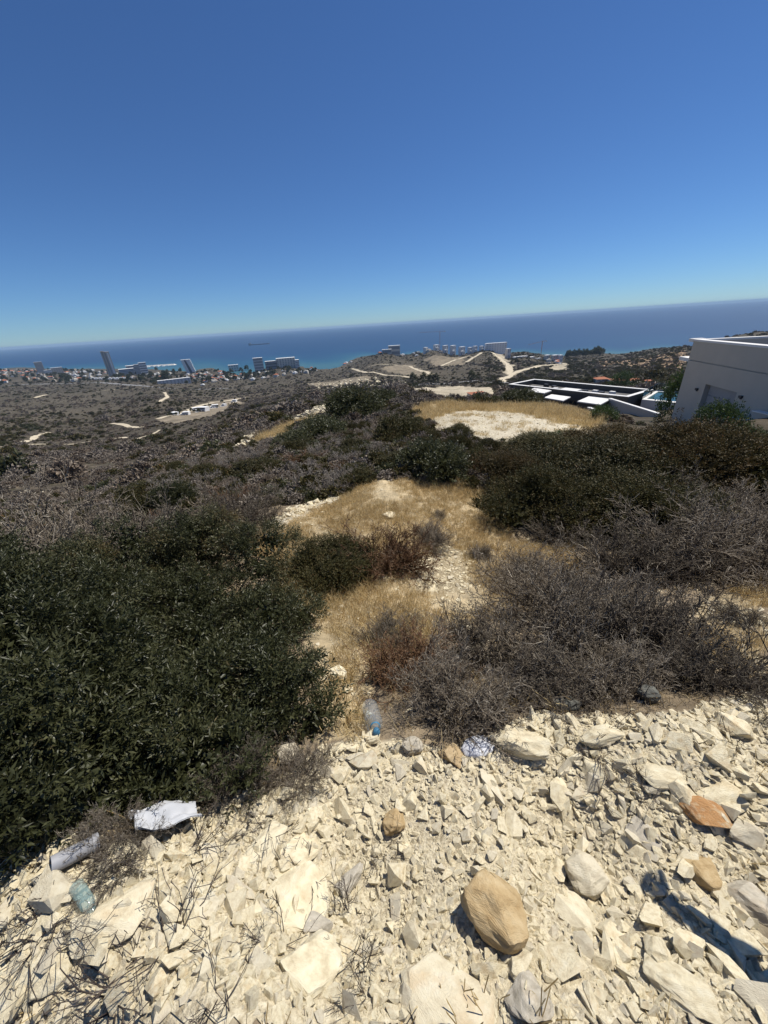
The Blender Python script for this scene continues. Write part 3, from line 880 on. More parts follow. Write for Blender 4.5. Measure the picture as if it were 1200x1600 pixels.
def hull_mesh(name, seed, n=15, flat=.55, elong=1.0, mat=None, rough=0, power=.8):
    """angular broken stone, about 1 across"""
    g = np.random.default_rng(seed)
    p = unit(g.normal(size=(n, 3))) * g.uniform(.78, 1.0, (n, 1))
    p = np.sign(p) * np.abs(p)**power                    # boxier
    p *= np.array([.5*elong, .5, .5*flat])
    bm = bmesh.new()
    for q in p: bm.verts.new(q)
    r = bmesh.ops.convex_hull(bm, input=bm.verts)
    bmesh.ops.delete(bm, geom=list({e for e in r['geom_interior'] if isinstance(e, bmesh.types.BMVert)}), context='VERTS')
    if rough:
        bmesh.ops.triangulate(bm, faces=bm.faces)
        bmesh.ops.bevel(bm, geom=list(bm.edges), offset=.018, segments=1, affect='EDGES')
        bmesh.ops.triangulate(bm, faces=bm.faces)
        for it in range(rough):
            bmesh.ops.subdivide_edges(bm, edges=[e for e in bm.edges if e.calc_length() > (.16 if it == 0 else .09)], cuts=1, use_grid_fill=True)
            bmesh.ops.triangulate(bm, faces=bm.faces)
        sd = Vector(g.uniform(-50, 50, 3))
        for v in bm.verts:
            k = mnoise.fractal(v.co*2.3 + sd, 1.0, 2.0, 4)
            lay = math.sin((v.co.z + .05*mnoise.noise(v.co*3 + sd))*34)*.010       # bedding ledges
            d = Vector((v.co.x, v.co.y, v.co.z*.6)); d.normalize()
            v.co += d*(k*.050 + lay + .012*mnoise.noise(v.co*11 + sd))
    bmesh.ops.recalc_face_normals(bm, faces=bm.faces)
    me = bpy.data.meshes.new(name); bm.to_mesh(me); bm.free()
    if mat: me.materials.append(mat)
    return me
STONES = [hull_mesh('stone', 500+i, int(gt.integers(9, 17)), gt.uniform(.30, .8), gt.uniform(1.0, 1.8), M_STONE, power=gt.uniform(.6, .95)) for i in range(22)]
CHIPS = [hull_mesh('chip', 540+i, int(gt.integers(7, 11)), gt.uniform(.35, .9), gt.uniform(1.0, 1.8), M_GRAVEL, power=.75) for i in range(12)]

def norm_at(x, y, e=.08):
    dx = (hz(x+e, y)-hz(x-e, y))/(2*e); dy = (hz(x, y+e)-hz(x, y-e))/(2*e)
    return Vector((-dx, -dy, 1)).normalized()

# large stones one can single out: label, px, py, width px, height px, in-plane angle, material, thickness
BIG = [
 ('big rounded tan boulder with a crack, on the pale gravel', 772, 1440, 112, 96, -38, M_TAN, .75),
 ('large flat cream slab below the green glass bottle', 178, 1440, 118, 78, 28, M_STONE, .32),
 ('long cream slab at the rubble edge beyond the flat cream slab', 24, 1545, 120, 58, 62, M_STONE, .35),
 ('flat cream stone between both long cream slabs', 78, 1515, 74, 50, 30, M_STONE, .4),
 ('broad pale slab under the dead twigs', 470, 1400, 92, 84, 20, M_STONE, .28),
 ('upright grey-white streaked stone behind the dead twigs', 543, 1378, 66, 40, 62, M_GREY, .7),
 ('tan slab tilted towards the dry stalks', 487, 1515, 88, 72, -40, M_STONE, .4),
 ('small grey wedge stone resting on the tan slab', 492, 1455, 54, 36, 10, M_GREY, .6),
 ('very wide speckled pale slab sunk into the gravel', 700, 1556, 160, 100, -12, M_STONE, .22),
 ('small round ochre stone among white gravel', 617, 1288, 38, 34, 10, M_TAN, .8),
 ('long streaked tan slab leaning at the rubble edge', 428, 1320, 98, 44, 58, M_STONE, .4),
 ('second streaked slab leaning against the long tan one', 466, 1338, 76, 46, 52, M_STONE, .45),
 ('flat stone with a rust red top on the right bank', 1103, 1273, 82, 46, -22, M_RUSTST, .5),
 ('pale slab behind the rust red stone', 1122, 1242, 76, 38, -12, M_STONE, .4),
 ('cream slab with a tan stain next to the pale slab', 1034, 1217, 76, 38, -16, M_STONE, .45),
 ('lumpy cream boulder near the shadow', 915, 1380, 66, 60, 20, M_STONE, .8),
 ('ochre topped flat stone above the shadow of the arm', 1098, 1368, 62, 40, -18, M_TAN, .5),
 ('white and grey blade of rock at the right of the shadow', 1166, 1408, 72, 44, -38, M_GREY, .55),
 ('buff angular stone below the rust red one', 1163, 1304, 54, 38, -14, M_STONE, .6),
 ('upright brownish grey flake beside the rust red stone', 1007, 1308, 58, 34, -62, M_GREY, .4),
 ('small upright stone below the shadow, broad at its base', 1030, 1494, 58, 36, 68, M_STONE, .6),
 ('grey smooth slab beside the wide speckled slab', 826, 1570, 74, 58, 30, M_GREY, .5),
 ('cream angular block beside the tan boulder', 812, 1510, 56, 40, 62, M_STONE, .7),
 ('square pale stone near the cream block at the thicket foot', 926, 1208, 46, 40, -24, M_STONE, .5),
 ('long tan flake at the lower end of the shadow', 1068, 1552, 110, 50, -58, M_STONE, .4),
 ('long pale flake between the lumpy boulder and the tan boulder', 892, 1432, 92, 40, -48, M_STONE, .4),
 ('cream block with a shaded front edge under the thicket', 940, 1155, 68, 32, 3, M_STONE, .75),
 ('large white wedge of rock next to the crumpled white bag', 818, 1166, 84, 54, -14, M_STONE, .6),
 ('white rock standing at the thicket end of the rubble', 1142, 1142, 46, 46, 40, M_STONE, .6),
 ('ochre flake beside the crumpled white bag', 706, 1186, 46, 36, 28, M_TAN, .5),
 ('grey lump under the brushwood beside the ochre flake', 645, 1172, 36, 30, 0, M_GREY, .8),
 ('white stone lying alone on the path above the bottle', 528, 1060, 27, 25, 30, M_STONE, .85),
 ('thin white stone on the path beside the lone one', 543, 1078, 20, 10, 20, M_STONE, .5),
 ('white rock at the green bush foot beside brushwood', 448, 1186, 40, 26, 60, M_STONE, .8),
 ('lumpy ochre rock at the green bush foot by the pipe', 36, 1346, 40, 32, 20, M_TAN, .8),
 ('dark grey stone half hidden in the thicket', 1013, 1094, 34, 26, -20, M_DARKST, .8),
 ('grey plank-like flake lying in the brushwood', 606, 1058, 42, 16, -35, M_GREY, .4),
 ('cream stone holding the neck of the clear bottle', 582, 1158, 26, 24, 10, M_STONE, .8),
 ('white marker stone on the ridge crest', 586, 634, 10, 10, 80, M_STONE, .9),
 ('white flat rock in the straw on the knoll', 607, 807, 24, 12, 5, M_STONE, .5),
]
big_xy = []
for i, (lb, px, py, w, h, ang, mat, th) in enumerate(BIG):
    p = hit(px, py); m_ = mpp(*p)
    el = 1.0
    me = hull_mesh('rock', 700+i, 16 if th < .75 else 34, 1.0, 1.0, mat, rough=2, power=.72 if th < .7 else .85)
    nv = norm_at(p[0], p[1], .12)
    # foreshortening: the stone lies on the bank, so the image height of a flat one is stretched back
    vd = Vector(p) - Vector((0, 0, ZC)); dist = vd.length; vd.normalize()
    fs = max(.35, abs(vd.dot(nv)))
    sx = w*m_*1.06; sy = h*m_*1.06/(fs if th < .6 else min(1, fs+.25))
    sz = th*min(sx, sy)
    # image right / image up projected into the bank plane
    rt = Vector(RIGHT); rt = (rt - nv*rt.dot(nv)).normalized()
    up = nv.cross(rt)
    a = math.radians(ang)
    X = rt*math.cos(a) + up*math.sin(a); Y = nv.cross(X)
    mw = Matrix((X, Y, nv)).transposed().to_4x4()
    tilt = Matrix.Rotation(random.uniform(-.12, .12), 4, 'X') @ Matrix.Rotation(random.uniform(-.12, .12), 4, 'Y')
    mw = mw @ tilt
    o = bpy.data.objects.new('rock', me)
    o.matrix_world = Matrix.Translation(Vector(p) + nv*sz*(.20 if th < .6 else .30)) @ mw @ Matrix.Diagonal((sx, sy, sz, 1))
    link(o); tag(o, lb, 'rock')
    big_xy.append((p[0], p[1], max(sx, sy)*.5))
big_xy = np.array(big_xy)

# stones of the rubble bank: the largest 290 singly, the gravel as one mass
rp = POLY['rubble']
bx0, bx1 = min(p[0] for p in rp)-.1, max(p[0] for p in rp)+.1
by0, by1 = min(p[1] for p in rp)-.1, max(p[1] for p in rp)+.1
_fc = V[quads].mean(1); _m = in_poly(_fc[:, 0], _fc[:, 1], rp) & (np.hypot(_fc[:, 0], _fc[:, 1]) < 4)
_u, _inv = np.unique(quads[_m], return_inverse=True)
bank = np_obj('rubble_bank', V[_u] + np.array([0, 0, .005]), _inv.reshape(-1, 4), M_BED, smooth=True)
tag(bank, kind='structure')
gs = np.random.default_rng(77)
placed = list(map(tuple, big_xy)); n_single = 0
cand = np.stack([gs.uniform(bx0, bx1, 30000), gs.uniform(by0, by1, 30000)], 1)
cand = cand[in_poly(cand[:, 0], cand[:, 1], rp)]
wide = 1.0 + .0*cand[:, 0]
PL = np.array(placed)
k = 0
sizes = np.sort(np.exp(gs.normal(math.log(.050), .42, 300)))[::-1]
sizes = np.clip(sizes*1.08, .036, .115)
for s in sizes:
    while k < len(cand):
        x, y = cand[k]; k += 1
        # keep the gravelly middle finer, the right bank and left edge coarser
        coarse = .25 + .75*min(1, max(0, abs(x-.02)/.55)) if math.hypot(x, y) < .95 else 1.0
        if gs.uniform() > coarse: continue
        d = np.hypot(PL[:, 0]-x, PL[:, 1]-y)
        if (d < (PL[:, 2] + s*.42)*.9).any(): continue
        PL = np.vstack([PL, [x, y, s*.42]])
        o = bpy.data.objects.new('stone', STONES[int(gs.integers(0, len(STONES)))])
        nv = norm_at(x, y)
        q = nv.to_track_quat('Z', 'Y').to_matrix().to_4x4() @ Matrix.Rotation(gs.uniform(0, 6.28), 4, 'Z') @ Matrix.Rotation(gs.normal()*.30, 4, 'X') @ Matrix.Rotation(gs.normal()*.30, 4, 'Y')
        o.matrix_world = Matrix.Translation((x, y, hz(x, y) + s*.16)) @ q @ Matrix.Diagonal((s, s*gs.uniform(.75, 1.1), s*gs.uniform(.8, 1.2), 1))
        link(o); o.parent = bank
        n_single += 1
        break

# ---------------- instanced masses (gravel, grass, far scrub)
def proto_collection(name, meshes):
    c = bpy.data.collections.new(name)
    for i, me in enumerate(meshes):
        c.objects.link(bpy.data.objects.new('%s_piece_%02d' % (name, i), me))
    return c
def scatter(name, meshes, P, rot, scl, idx, parent=None):
    """one object whose points carry instanced pieces"""
    me = bpy.data.meshes.new(name)
    me.vertices.add(len(P)); me.vertices.foreach_set('co', np.ascontiguousarray(P, np.float32).ravel())
    for nm, tp, arr in (('rot', 'FLOAT_VECTOR', rot), ('scl', 'FLOAT_VECTOR', scl)):
        a = me.attributes.new(nm, tp, 'POINT'); a.data.foreach_set('vector', np.ascontiguousarray(arr, np.float32).ravel())
    a = me.attributes.new('idx', 'INT', 'POINT'); a.data.foreach_set('value', np.ascontiguousarray(idx, np.int32))
    o = bpy.data.objects.new(name, me); link(o, parent)
    t = bpy.data.node_groups.new(name + '_scatter', 'GeometryNodeTree')
    t.interface.new_socket('Geometry', in_out='INPUT', socket_type='NodeSocketGeometry')
    t.interface.new_socket('Geometry', in_out='OUTPUT', socket_type='NodeSocketGeometry')
    n = t.nodes; gi = n.new('NodeGroupInput'); go = n.new('NodeGroupOutput')
    m2p = n.new('GeometryNodeMeshToPoints'); iop = n.new('GeometryNodeInstanceOnPoints')
    ci = n.new('GeometryNodeCollectionInfo'); ci.inputs['Collection'].default_value = proto_collection(name, meshes)
    ci.inputs['Separate Children'].default_value = True; ci.inputs['Reset Children'].default_value = True
    def attr(nm, tp):
        q = n.new('GeometryNodeInputNamedAttribute'); q.data_type = tp; q.inputs['Name'].default_value = nm; return q.outputs[0]
    l = t.links
    l.new(gi.outputs[0], m2p.inputs['Mesh']); l.new(m2p.outputs[0], iop.inputs['Points'])
    l.new(ci.outputs[0], iop.inputs['Instance']); iop.inputs['Pick Instance'].default_value = True
    l.new(attr('idx', 'INT'), iop.inputs['Instance Index'])
    e2r = n.new('FunctionNodeEulerToRotation'); l.new(attr('rot', 'FLOAT_VECTOR'), e2r.inputs[0]); l.new(e2r.outputs[0], iop.inputs['Rotation'])
    l.new(attr('scl', 'FLOAT_VECTOR'), iop.inputs['Scale'])
    l.new(iop.outputs[0], go.inputs[0])
    md = o.modifiers.new('scatter', 'NODES'); md.node_group = t
    return o

def gravel(poly, n, s_med, spread, seed, smax=.06, smin=.006):
    g = np.random.default_rng(seed)
    xs = [p[0] for p in poly]; ys = [p[1] for p in poly]
    P = np.stack([g.uniform(min(xs), max(xs), n), g.uniform(min(ys), max(ys), n)], 1)
    jig = .04*np.stack([fbm(P[:, 0]*6, P[:, 1]*6, 1, 2), fbm(P[:, 0]*6, P[:, 1]*6, 2, 2)], 1)
    P = P[in_poly(P[:, 0]+jig[:, 0], P[:, 1]+jig[:, 1], poly)]
    s = np.clip(np.exp(g.normal(math.log(s_med), spread, len(P))), smin, smax)
    return P, s
Pg, sg = gravel(rp, 88000, .0125, .52, 5, .045)
P2, s2 = gravel(rp, 6800, .036, .36, 6, .085)
_kp = gs.uniform(size=len(P2)) < np.clip(.25 + 1.1*np.abs(P2[:, 0]-.05), 0, 1); P2, s2 = P2[_kp], s2[_kp]
Pg = np.vstack([Pg, P2]); sg = np.r_[sg, s2]
zg = height(Pg[:, 0], Pg[:, 1]) + sg*gs.uniform(.0, .35, len(sg))
rot = gs.normal(size=(len(Pg), 3))*np.array([.5, .5, 0]) + np.stack([np.zeros(len(Pg)), np.zeros(len(Pg)), gs.uniform(0, 6.28, len(Pg))], 1)
scl = sg[:, None]*gs.uniform(.7, 1.3, (len(sg), 3))
grav = scatter('gravel', CHIPS + STONES[:8], np.column_stack([Pg, zg]), rot, scl, gs.integers(0, len(CHIPS)+8, len(Pg)), bank)
tag(grav, kind='stuff')

# scattered white stones on the path, in the straw and at the knoll edge
loose = []
for key, n, sm in (('path_white', 1500, .020), ('white_edge', 900, .035), ('grass', 3200, .017), ('clearing', 1500, .05), ('grass_right', 900, .03)):
    q, s = gravel(POLY[key], n, sm, .6, hash(key) % 1000 if False else len(key)*7+n, .17, .012)
    loose.append(np.column_stack([q, height(q[:, 0], q[:, 1]) + s*.15, s]))
_np = np.column_stack([gs.uniform(-6, 6, 9000), gs.uniform(.3, 7, 9000)])
_np = _np[~in_poly(_np[:, 0], _np[:, 1], rp)]; _s = np.clip(np.exp(gs.normal(math.log(.013), .6, len(_np))), .006, .07)
loose.append(np.column_stack([_np, height(_np[:, 0], _np[:, 1]) + _s*.15, _s]))
loose = np.vstack(loose)
ls = scatter('loose_white_stones', STONES, loose[:, :3], np.column_stack([gs.normal(size=(len(loose), 2))*.3, gs.uniform(0, 6.28, len(loose))]),
             loose[:, 3:4]*gs.uniform(.7, 1.3, (len(loose), 3)), gs.integers(0, len(STONES), len(loose)))
tag(ls, kind='stuff')

# ------------------------------------------------------------------ dry grass
def tuft(seed, n=14, h=.2, spread=.06, w=.0035):
    g = np.random.default_rng(seed)
    th = g.uniform(0, 6.28, n); ln = g.uniform(.1, .55, n)
    base = np.column_stack([g.normal(size=(n, 2))*spread*.5, np.zeros(n)])
    hh = h*g.uniform(.5, 1.1, n)
    d = np.column_stack([np.cos(th)*ln, np.sin(th)*ln, np.ones(n)])
    mid = base + d*hh[:, None]*.55; tip = mid + (d*np.array([1.9, 1.9, .8]))*hh[:, None]*.45
    sd = np.column_stack([-np.sin(th), np.cos(th), np.zeros(n)])*w
    V = np.stack([base-sd, base+sd, mid-sd*.8, mid+sd*.8, tip-sd*.9, tip+sd*.9, tip+d*hh[:, None]*.10], 1).reshape(-1, 3)
    i = np.arange(n)[:, None]*7
    Q = np.concatenate([i+[0, 1, 3, 2], i+[2, 3, 5, 4]]); T3 = i+[4, 5, 6]
    T = np.repeat(np.clip(g.normal(.5, .25, n), 0, 1), 7)
    return np_mesh('grass_tuft', V, [Q, T3], M_GRASS, cols={'tone': T})
TUFTS = [tuft(800+i, 20, .085, .07, .0016) for i in range(6)] + [tuft(810+i, 8, .16, .05, .0014) for i in range(3)]
def grass(poly, n, seed, hmul=1.0, excl=(), thr=-.55, keep=.12):
    g = np.random.default_rng(seed)
    xs = [p[0] for p in poly]; ys = [p[1] for p in poly]
    P = np.stack([g.uniform(min(xs)-.2, max(xs)+.2, n), g.uniform(min(ys)-.2, max(ys)+.2, n)], 1)
    jig = .25*np.stack([fbm(P[:, 0]*1.3, P[:, 1]*1.3, 11, 2), fbm(P[:, 0]*1.3, P[:, 1]*1.3, 12, 2)], 1)
    ok = in_poly(P[:, 0]+jig[:, 0], P[:, 1]+jig[:, 1], poly)
    for e in excl: ok &= ~in_poly(P[:, 0]+jig[:, 0]*.6, P[:, 1]+jig[:, 1]*.6, e) | (g.uniform(size=n) < keep)
    dens = fbm(P[:, 0]*1.1, P[:, 1]*1.1, 51, 3)
    ok &= dens + g.normal(size=n)*.25 > thr
    P = P[ok]; s = hmul*g.uniform(.55, 1.25, len(P))*(1+.25*dens[ok])
    return np.column_stack([P, height(P[:, 0], P[:, 1])-.01, s])
NEARP = [(8*math.sin(math.radians(a_)), 8*math.cos(math.radians(a_))) for a_ in range(-75, 80, 5)] + [(0, 0)]
GR = [grass(POLY['grass'], 24000, 1, .85, (POLY['path_white'], POLY['white_edge'])),
      grass(POLY['grass_right'], 14000, 2, 1.0), grass(NEARP, 9000, 7, .7, (rp, POLY['grass']), -.1, 0), grass(POLY['clearing'], 2600, 8, 2.0, (), .25),
      grass(POLY['straw_far'], 16000, 3, 3.4), grass(POLY['straw_ridge'], 4000, 4, 3.4)]
GR = np.vstack(GR)
gr = scatter('dry_grass', TUFTS, GR[:, :3], np.column_stack([gs.normal(size=(len(GR), 2))*.14, gs.uniform(0, 6.28, len(GR))]),
             GR[:, 3:4]*np.array([1.1, 1.1, 1.0]), np.where(gs.uniform(size=len(GR)) < .74, gs.integers(0, 6, len(GR)), gs.integers(6, 9, len(GR))))
tag(gr, 'yellow dry grass covering the knoll and the path sides', 'grass', kind='stuff')

# ------------------------------------------------------------------ shrubs of the ridge, one by one
_lr = np.log(rr)
def mesh_z(x, y):
    """height of the ground mesh itself (bilinear on its grid)"""
    x = np.atleast_1d(np.asarray(x, float)); y = np.atleast_1d(np.asarray(y, float))
    a = np.arctan2(x, y); r = np.log(np.hypot(x, y))
    i = np.clip(np.searchsorted(az1, a)-1, 0, len(az1)-2); j = np.clip(np.searchsorted(_lr, r)-1, 0, len(rr)-2)
    u = np.clip((a-az1[i])/(az1[i+1]-az1[i]), 0, 1); v = np.clip((r-_lr[j])/(_lr[j+1]-_lr[j]), 0, 1)
    return (GZ[j, i]*(1-u)+GZ[j, i+1]*u)*(1-v) + (GZ[j+1, i]*(1-u)+GZ[j+1, i+1]*u)*v
gq = np.random.default_rng(321)
KEEP_OUT = [POLY[k] for k in ('grass', 'clearing', 'straw_far', 'straw_ridge', 'rubble', 'white_edge')]
KINDS = [
 ('dry_shrub', TWL[0], .42, 'grey leafless thorn shrub', 'grey thorn shrubs on the ridge'),
 ('dry_shrub', TWL[2], .23, 'brown leafless shrub', 'brown shrubs on the ridge'),
 ('rust_shrub', TWL[3], .08, 'reddish dry shrub', 'reddish shrubs on the ridge'),
 ('dry_shrub', TWL[1], .10, 'silvery thorn cushion', 'silvery cushions on the ridge'),
 ('olive_shrub', OLL[0], .15, 'olive green shrub', 'small olive shrubs on the ridge'),
]
LAND = []
for ph, px, py in [('behind the straw knoll', 600, 735), ('beside the white clearing', 690, 665), ('above the stone row on the ridge flank', 400, 690), ('by the straw terrace of the ridge', 460, 672),
        ('under the dark crest bush', 550, 655), ('beside the rounded dark green bush', 660, 730), ('on the slope edge above the valley', 280, 780), ('by the white stone edge of the knoll', 450, 785),
        ('near the ridge crest', 590, 640), ('among brush left of the knoll', 380, 770), ('on the near flank under the tall dark bush', 270, 760), ('beside the yellow-green bush', 610, 680),
        ('on the crest by the white marker stone', 586, 634), ('at the foot of the stone terraces', 500, 650)]:
    h_ = hit(px, py); LAND.append((ph, h_[0], h_[1]))
PS = []
for tries in range(9000):
    if len(PS) >= 330: break
    az = gq.uniform(-46, 50); r = math.exp(gq.uniform(math.log(8.5), math.log(50)))
    x, y = r*math.sin(math.radians(az)), r*math.cos(math.radians(az))
    if az > 22 and r < 14: continue
    R = gq.uniform(.32, .62)*(1 + .5*min(1, r/40))
    if any(in_poly(np.array([x]), np.array([y]), p)[0] for p in KEEP_OUT[:4]): continue
    if any((a-x)**2 + (b-y)**2 < (.62*(R+c))**2 for a, b, c in PS): continue
    if 22 < az and r > 20: continue
    PS.append((x, y, R))
pk = np.cumsum([k[2] for k in KINDS]); pk = pk / pk[-1]
for (x, y, R) in PS:
    nm, me, _, lb, gp = KINDS[int(np.searchsorted(pk, gq.uniform(0, .999)))]
    o = bpy.data.objects.new(nm, me)
    o.location = (x, y, float(mesh_z(x, y)[0])-.04); o.rotation_euler = (0, 0, gq.uniform(0, 6.28))
    o.scale = (R, R*gq.uniform(.8, 1.2), R*gq.uniform(.75, 1.15))
    dl = [math.hypot(x-a, y-b)/(1+.3*math.hypot(a, b)) for _, a, b in LAND]
    size = ('low', 'middling', 'large')[0 if R < .42 else 1 if R < .60 else 2]
    link(o); tag(o, '%s %s %s' % (size, lb, LAND[int(np.argmin(dl))][0]), 'shrub', gp)

# ------------------------------------------------------------------ scrub of the hillsides as one mass
def far_proto(seed, mat, n=26, leaf=.26, flat=.75):
    g = np.random.default_rng(seed)
    return leafy_mesh('scrub', seed, lumpy(g, 9, 1.0, flat, (.3, .5)), n, n*7, mat, leaf, leaf*.55, 4, .22, .13)
M_FGREY = leaf_mat('far_grey_brush', [(0, (.13, .11, .088)), (.6, (.27, .23, .188)), (1, (.42, .365, .30))], .9, 0, .1)
TRACKS = [([(-30,702),(0,699),(60,694),(140,690),(205,684)], 5.0), ([(38,691),(52,686),(66,678),(76,676)], 5.0), ([(174,662),(195,664),(222,668)], 6), ([(216,686),(235,680),(250,672)], 3.5),
          ([(250,628),(262,620),(257,613)], 8), ([(248,655),(290,645),(310,634),(340,628),(385,622)], 12), ([(150,612),(180,609)], 9), ([(55,622),(72,617)], 9),
          ([(550,576),(570,582),(600,586),(640,590)], 10), ([(575,574),(610,570),(640,572),(680,590)], 11), ([(728,566),(745,556),(752,551)], 13), ([(690,572),(712,562),(735,556)], 9),
          ([(786,598),(784,592),(800,585),(822,577),(850,571),(884,568)], 14), ([(770,551),(785,563),(795,572),(797,586)], 17)]
TRK = []
for pix, w in TRACKS:
    hp = [hit(*p) for p in pix]
    for a_, b_ in zip(hp[:-1], hp[1:]):
        for f_ in np.linspace(0, 1, max(3, int(np.hypot(*(b_-a_)[:2])/w))): TRK.append((*(a_ + (b_-a_)*f_)[:2], w))
TRK = np.array(TRK)
FPROTO = [far_proto(900, M_FGREY), far_proto(901, M_FGREY), far_proto(902, M_BROWNF), far_proto(903, M_OLIVE), far_proto(904, M_LENTISK), far_proto(905, M_OLIVE)]
def far_scatter(n, r0, r1, size, az0=-52, az1_=52, green=.3, seed=1, avoid=()):
    g = np.random.default_rng(seed)
    az = np.radians(g.uniform(az0, az1_, n)); r = np.exp(g.uniform(math.log(r0), math.log(r1), n))
    x, y = r*np.sin(az), r*np.cos(az)
    z = mesh_z(x, y)
    ok = z > 1.5
    for p in avoid: ok &= ~in_poly(x, y, p)
    cl = fbm(x/22, y/22, 61, 3)
    ok &= cl + .5*fbm(x/160, y/160, 68, 2) + g.normal(size=n)*.45 > -.35
    x, y, z, r, cl = x[ok], y[ok], z[ok], r[ok], cl[ok]; m = len(x)
    s = size[0]*np.exp(g.normal(0, size[1], m))*(r/r0)**size[2]
    for i_ in range(0, m, 4000):                      # keep the tracks clear
        d_ = np.sqrt((x[i_:i_+4000, None]-TRK[:, 0])**2 + (y[i_:i_+4000, None]-TRK[:, 1])**2) - TRK[:, 2]*.75 - .8*s[i_:i_+4000, None]
        s[i_:i_+4000][d_.min(1) < 0] = .02
    idx = np.where(g.uniform(size=m) < green + .22*cl + .38*fbm(x/130, y/130, 67, 2), g.integers(3, 6, m), g.integers(0, 3, m))
    return np.column_stack([x, y, z-.1*s]), s, idx
AV = [ground_poly([(440,664),(470,648),(492,634),(540,628),(556,634),(528,650),(490,662)]), ground_poly([(362,703),(374,688),(398,677),(404,683),(384,699)])] + KEEP_OUT[:5] + [FAR[k] for k in FAR if k[:4] in ('quar', 'vill', 'cut_')]
VILLA_V = ground_poly([(800,640),(880,638),(960,655),(1060,668),(1068,640),(1068,622),(960,626),(850,616),(800,608)])
NEAR_TH = ground_poly([(740,760),(800,700),(900,690),(1199,690),(1199,1080),(900,1100),(600,1120),(580,960),(780,940),(900,860),(790,840)])
parts = [far_scatter(2600, 8.5, 34, (.17, .30, .25), -50, 24, .14, 1, AV + [NEAR_TH]),
         far_scatter(13000, 30, 140, (.30, .50, .42), -54, 54, .24, 2, AV + [VILLA_V]),
         far_scatter(34000, 130, 600, (.62, .58, .30), -54, 54, .34, 3, AV),
         far_scatter(34000, 550, 2600, (1.3, .50, .35), -54, 54, .45, 4, AV),
         far_scatter(9000, 350, 1900, (1.9, .4, .2), 16, 38, .85, 5, AV)]
PP = np.vstack([p[0] for p in parts]); SS = np.concatenate([p[1] for p in parts]); II = np.concatenate([p[2] for p in parts])
sc_ = scatter('hillside_scrub', FPROTO, PP, np.column_stack([np.zeros((len(PP), 2)), gq.uniform(0, 6.28, len(PP))]),
              SS[:, None]*gq.uniform(.8, 1.25, (len(PP), 3))*np.array([1, 1, .9]), II)
tag(sc_, 'low dark scrub scattered over the valley and far hillsides', 'scrub', kind='stuff')

# white boulders of the terraces on the ridge flank
TERR = []
for pix, n, sm in (([(440,664),(470,648),(492,634),(540,628),(556,634),(528,650),(490,662)], 2600, .26), ([(362,703),(374,688),(398,677),(404,683),(384,699)], 900, .20),
                   ([(600,616),(640,608),(690,622),(660,628)], 160, .5), ([(20,770),(70,768),(70,780),(30,782)], 40, .5), ([(40,730),(90,725),(140,740),(100,748)], 90, .5),
                   ([(470,600),(560,590),(640,596),(600,604),(500,608)], 900, 2.4), ([(560,604),(640,600),(640,606),(570,610)], 250, 1.5)):
    q, s = gravel(ground_poly(pix), n, sm, .5, n, sm*3, sm*.3)
    TERR.append(np.column_stack([q, mesh_z(q[:, 0], q[:, 1]) + s*.15, s]))
TERR = np.vstack(TERR)
tb = scatter('terrace_boulders', STONES, TERR[:, :3], np.column_stack([gs.normal(size=(len(TERR), 2))*.3, gs.uniform(0, 6.28, len(TERR))]),
             TERR[:, 3:4]*gs.uniform(.7, 1.3, (len(TERR), 3)), gs.integers(0, len(STONES), len(TERR)))
tag(tb, 'pale boulders heaped along the old terraces', 'boulders', kind='stuff')

# ------------------------------------------------------------------ the garage building and the flat-roofed house below the ridge
M_WALL = simple_mat('grey_render', [(.3, (.53, .475, .395)), (.7, (.57, .51, .425))], 1.2, .9, .25, 60, spec=.15)
M_WALL2 = simple_mat('dark_render', [(.3, (.115, .105, .09)), (.7, (.14, .13, .11))], 1.2, .9, .25, 60, spec=.15)
M_COPING = simple_mat('white_coping', [(.3, (.72, .70, .66)), (.7, (.80, .78, .74))], 3, .7)
M_DOOR = simple_mat('garage_door_metal', [(.3, (.30, .30, .31)), (.7, (.34, .34, .35))], 2, .5, spec=.4)
M_DARK = simple_mat('dark_metal', [(.3, (.035, .035, .037)), (.7, (.055, .055, .058))], 3, .5, spec=.4)
M_ROOFG = simple_mat('roof_gravel', [(.3, (.11, .105, .10)), (.7, (.17, .165, .155))], 6, .95)
M_STUCCO = simple_mat('white_stucco', [(.3, (.70, .68, .64)), (.7, (.78, .76, .72))], 1, .85)
def glassy(name, col, rough=.08):
    m, N, L, b = new_mat(name)
    n = noise_tex(N, L, .8, 3); r = ramp(N, [(.3, tuple(c*.8 for c in col)), (.7, col)]); L.new(n.outputs['Fac'], r.inputs['Fac'])
    L.new(r.outputs['Color'], b.inputs['Base Color']); b.inputs['Roughness'].default_value = rough; b.inputs['Specular IOR Level'].default_value = .6
    return m
M_GLASS = glassy('dark_window_glass', (.03, .04, .05))
M_POOL = glassy('pool_water', (.05, .115, .115), .05)
mg, N, L, b = new_mat('balustrade_glass')
tr = N.new('ShaderNodeBsdfTransparent'); tr.inputs['Color'].default_value = (.80, .90, .88, 1)
gl = N.new('ShaderNodeBsdfGlossy'); gl.inputs['Roughness'].default_value = .04
mx = N.new('ShaderNodeMixShader'); fr = N.new('ShaderNodeFresnel'); fr.inputs[0].default_value = 1.5
L.new(fr.outputs[0], mx.inputs[0]); L.new(tr.outputs[0], mx.inputs[1]); L.new(gl.outputs[0], mx.inputs[2]); L.new(mx.outputs[0], N['Material Output'].inputs['Surface'])
M_BALU = mg

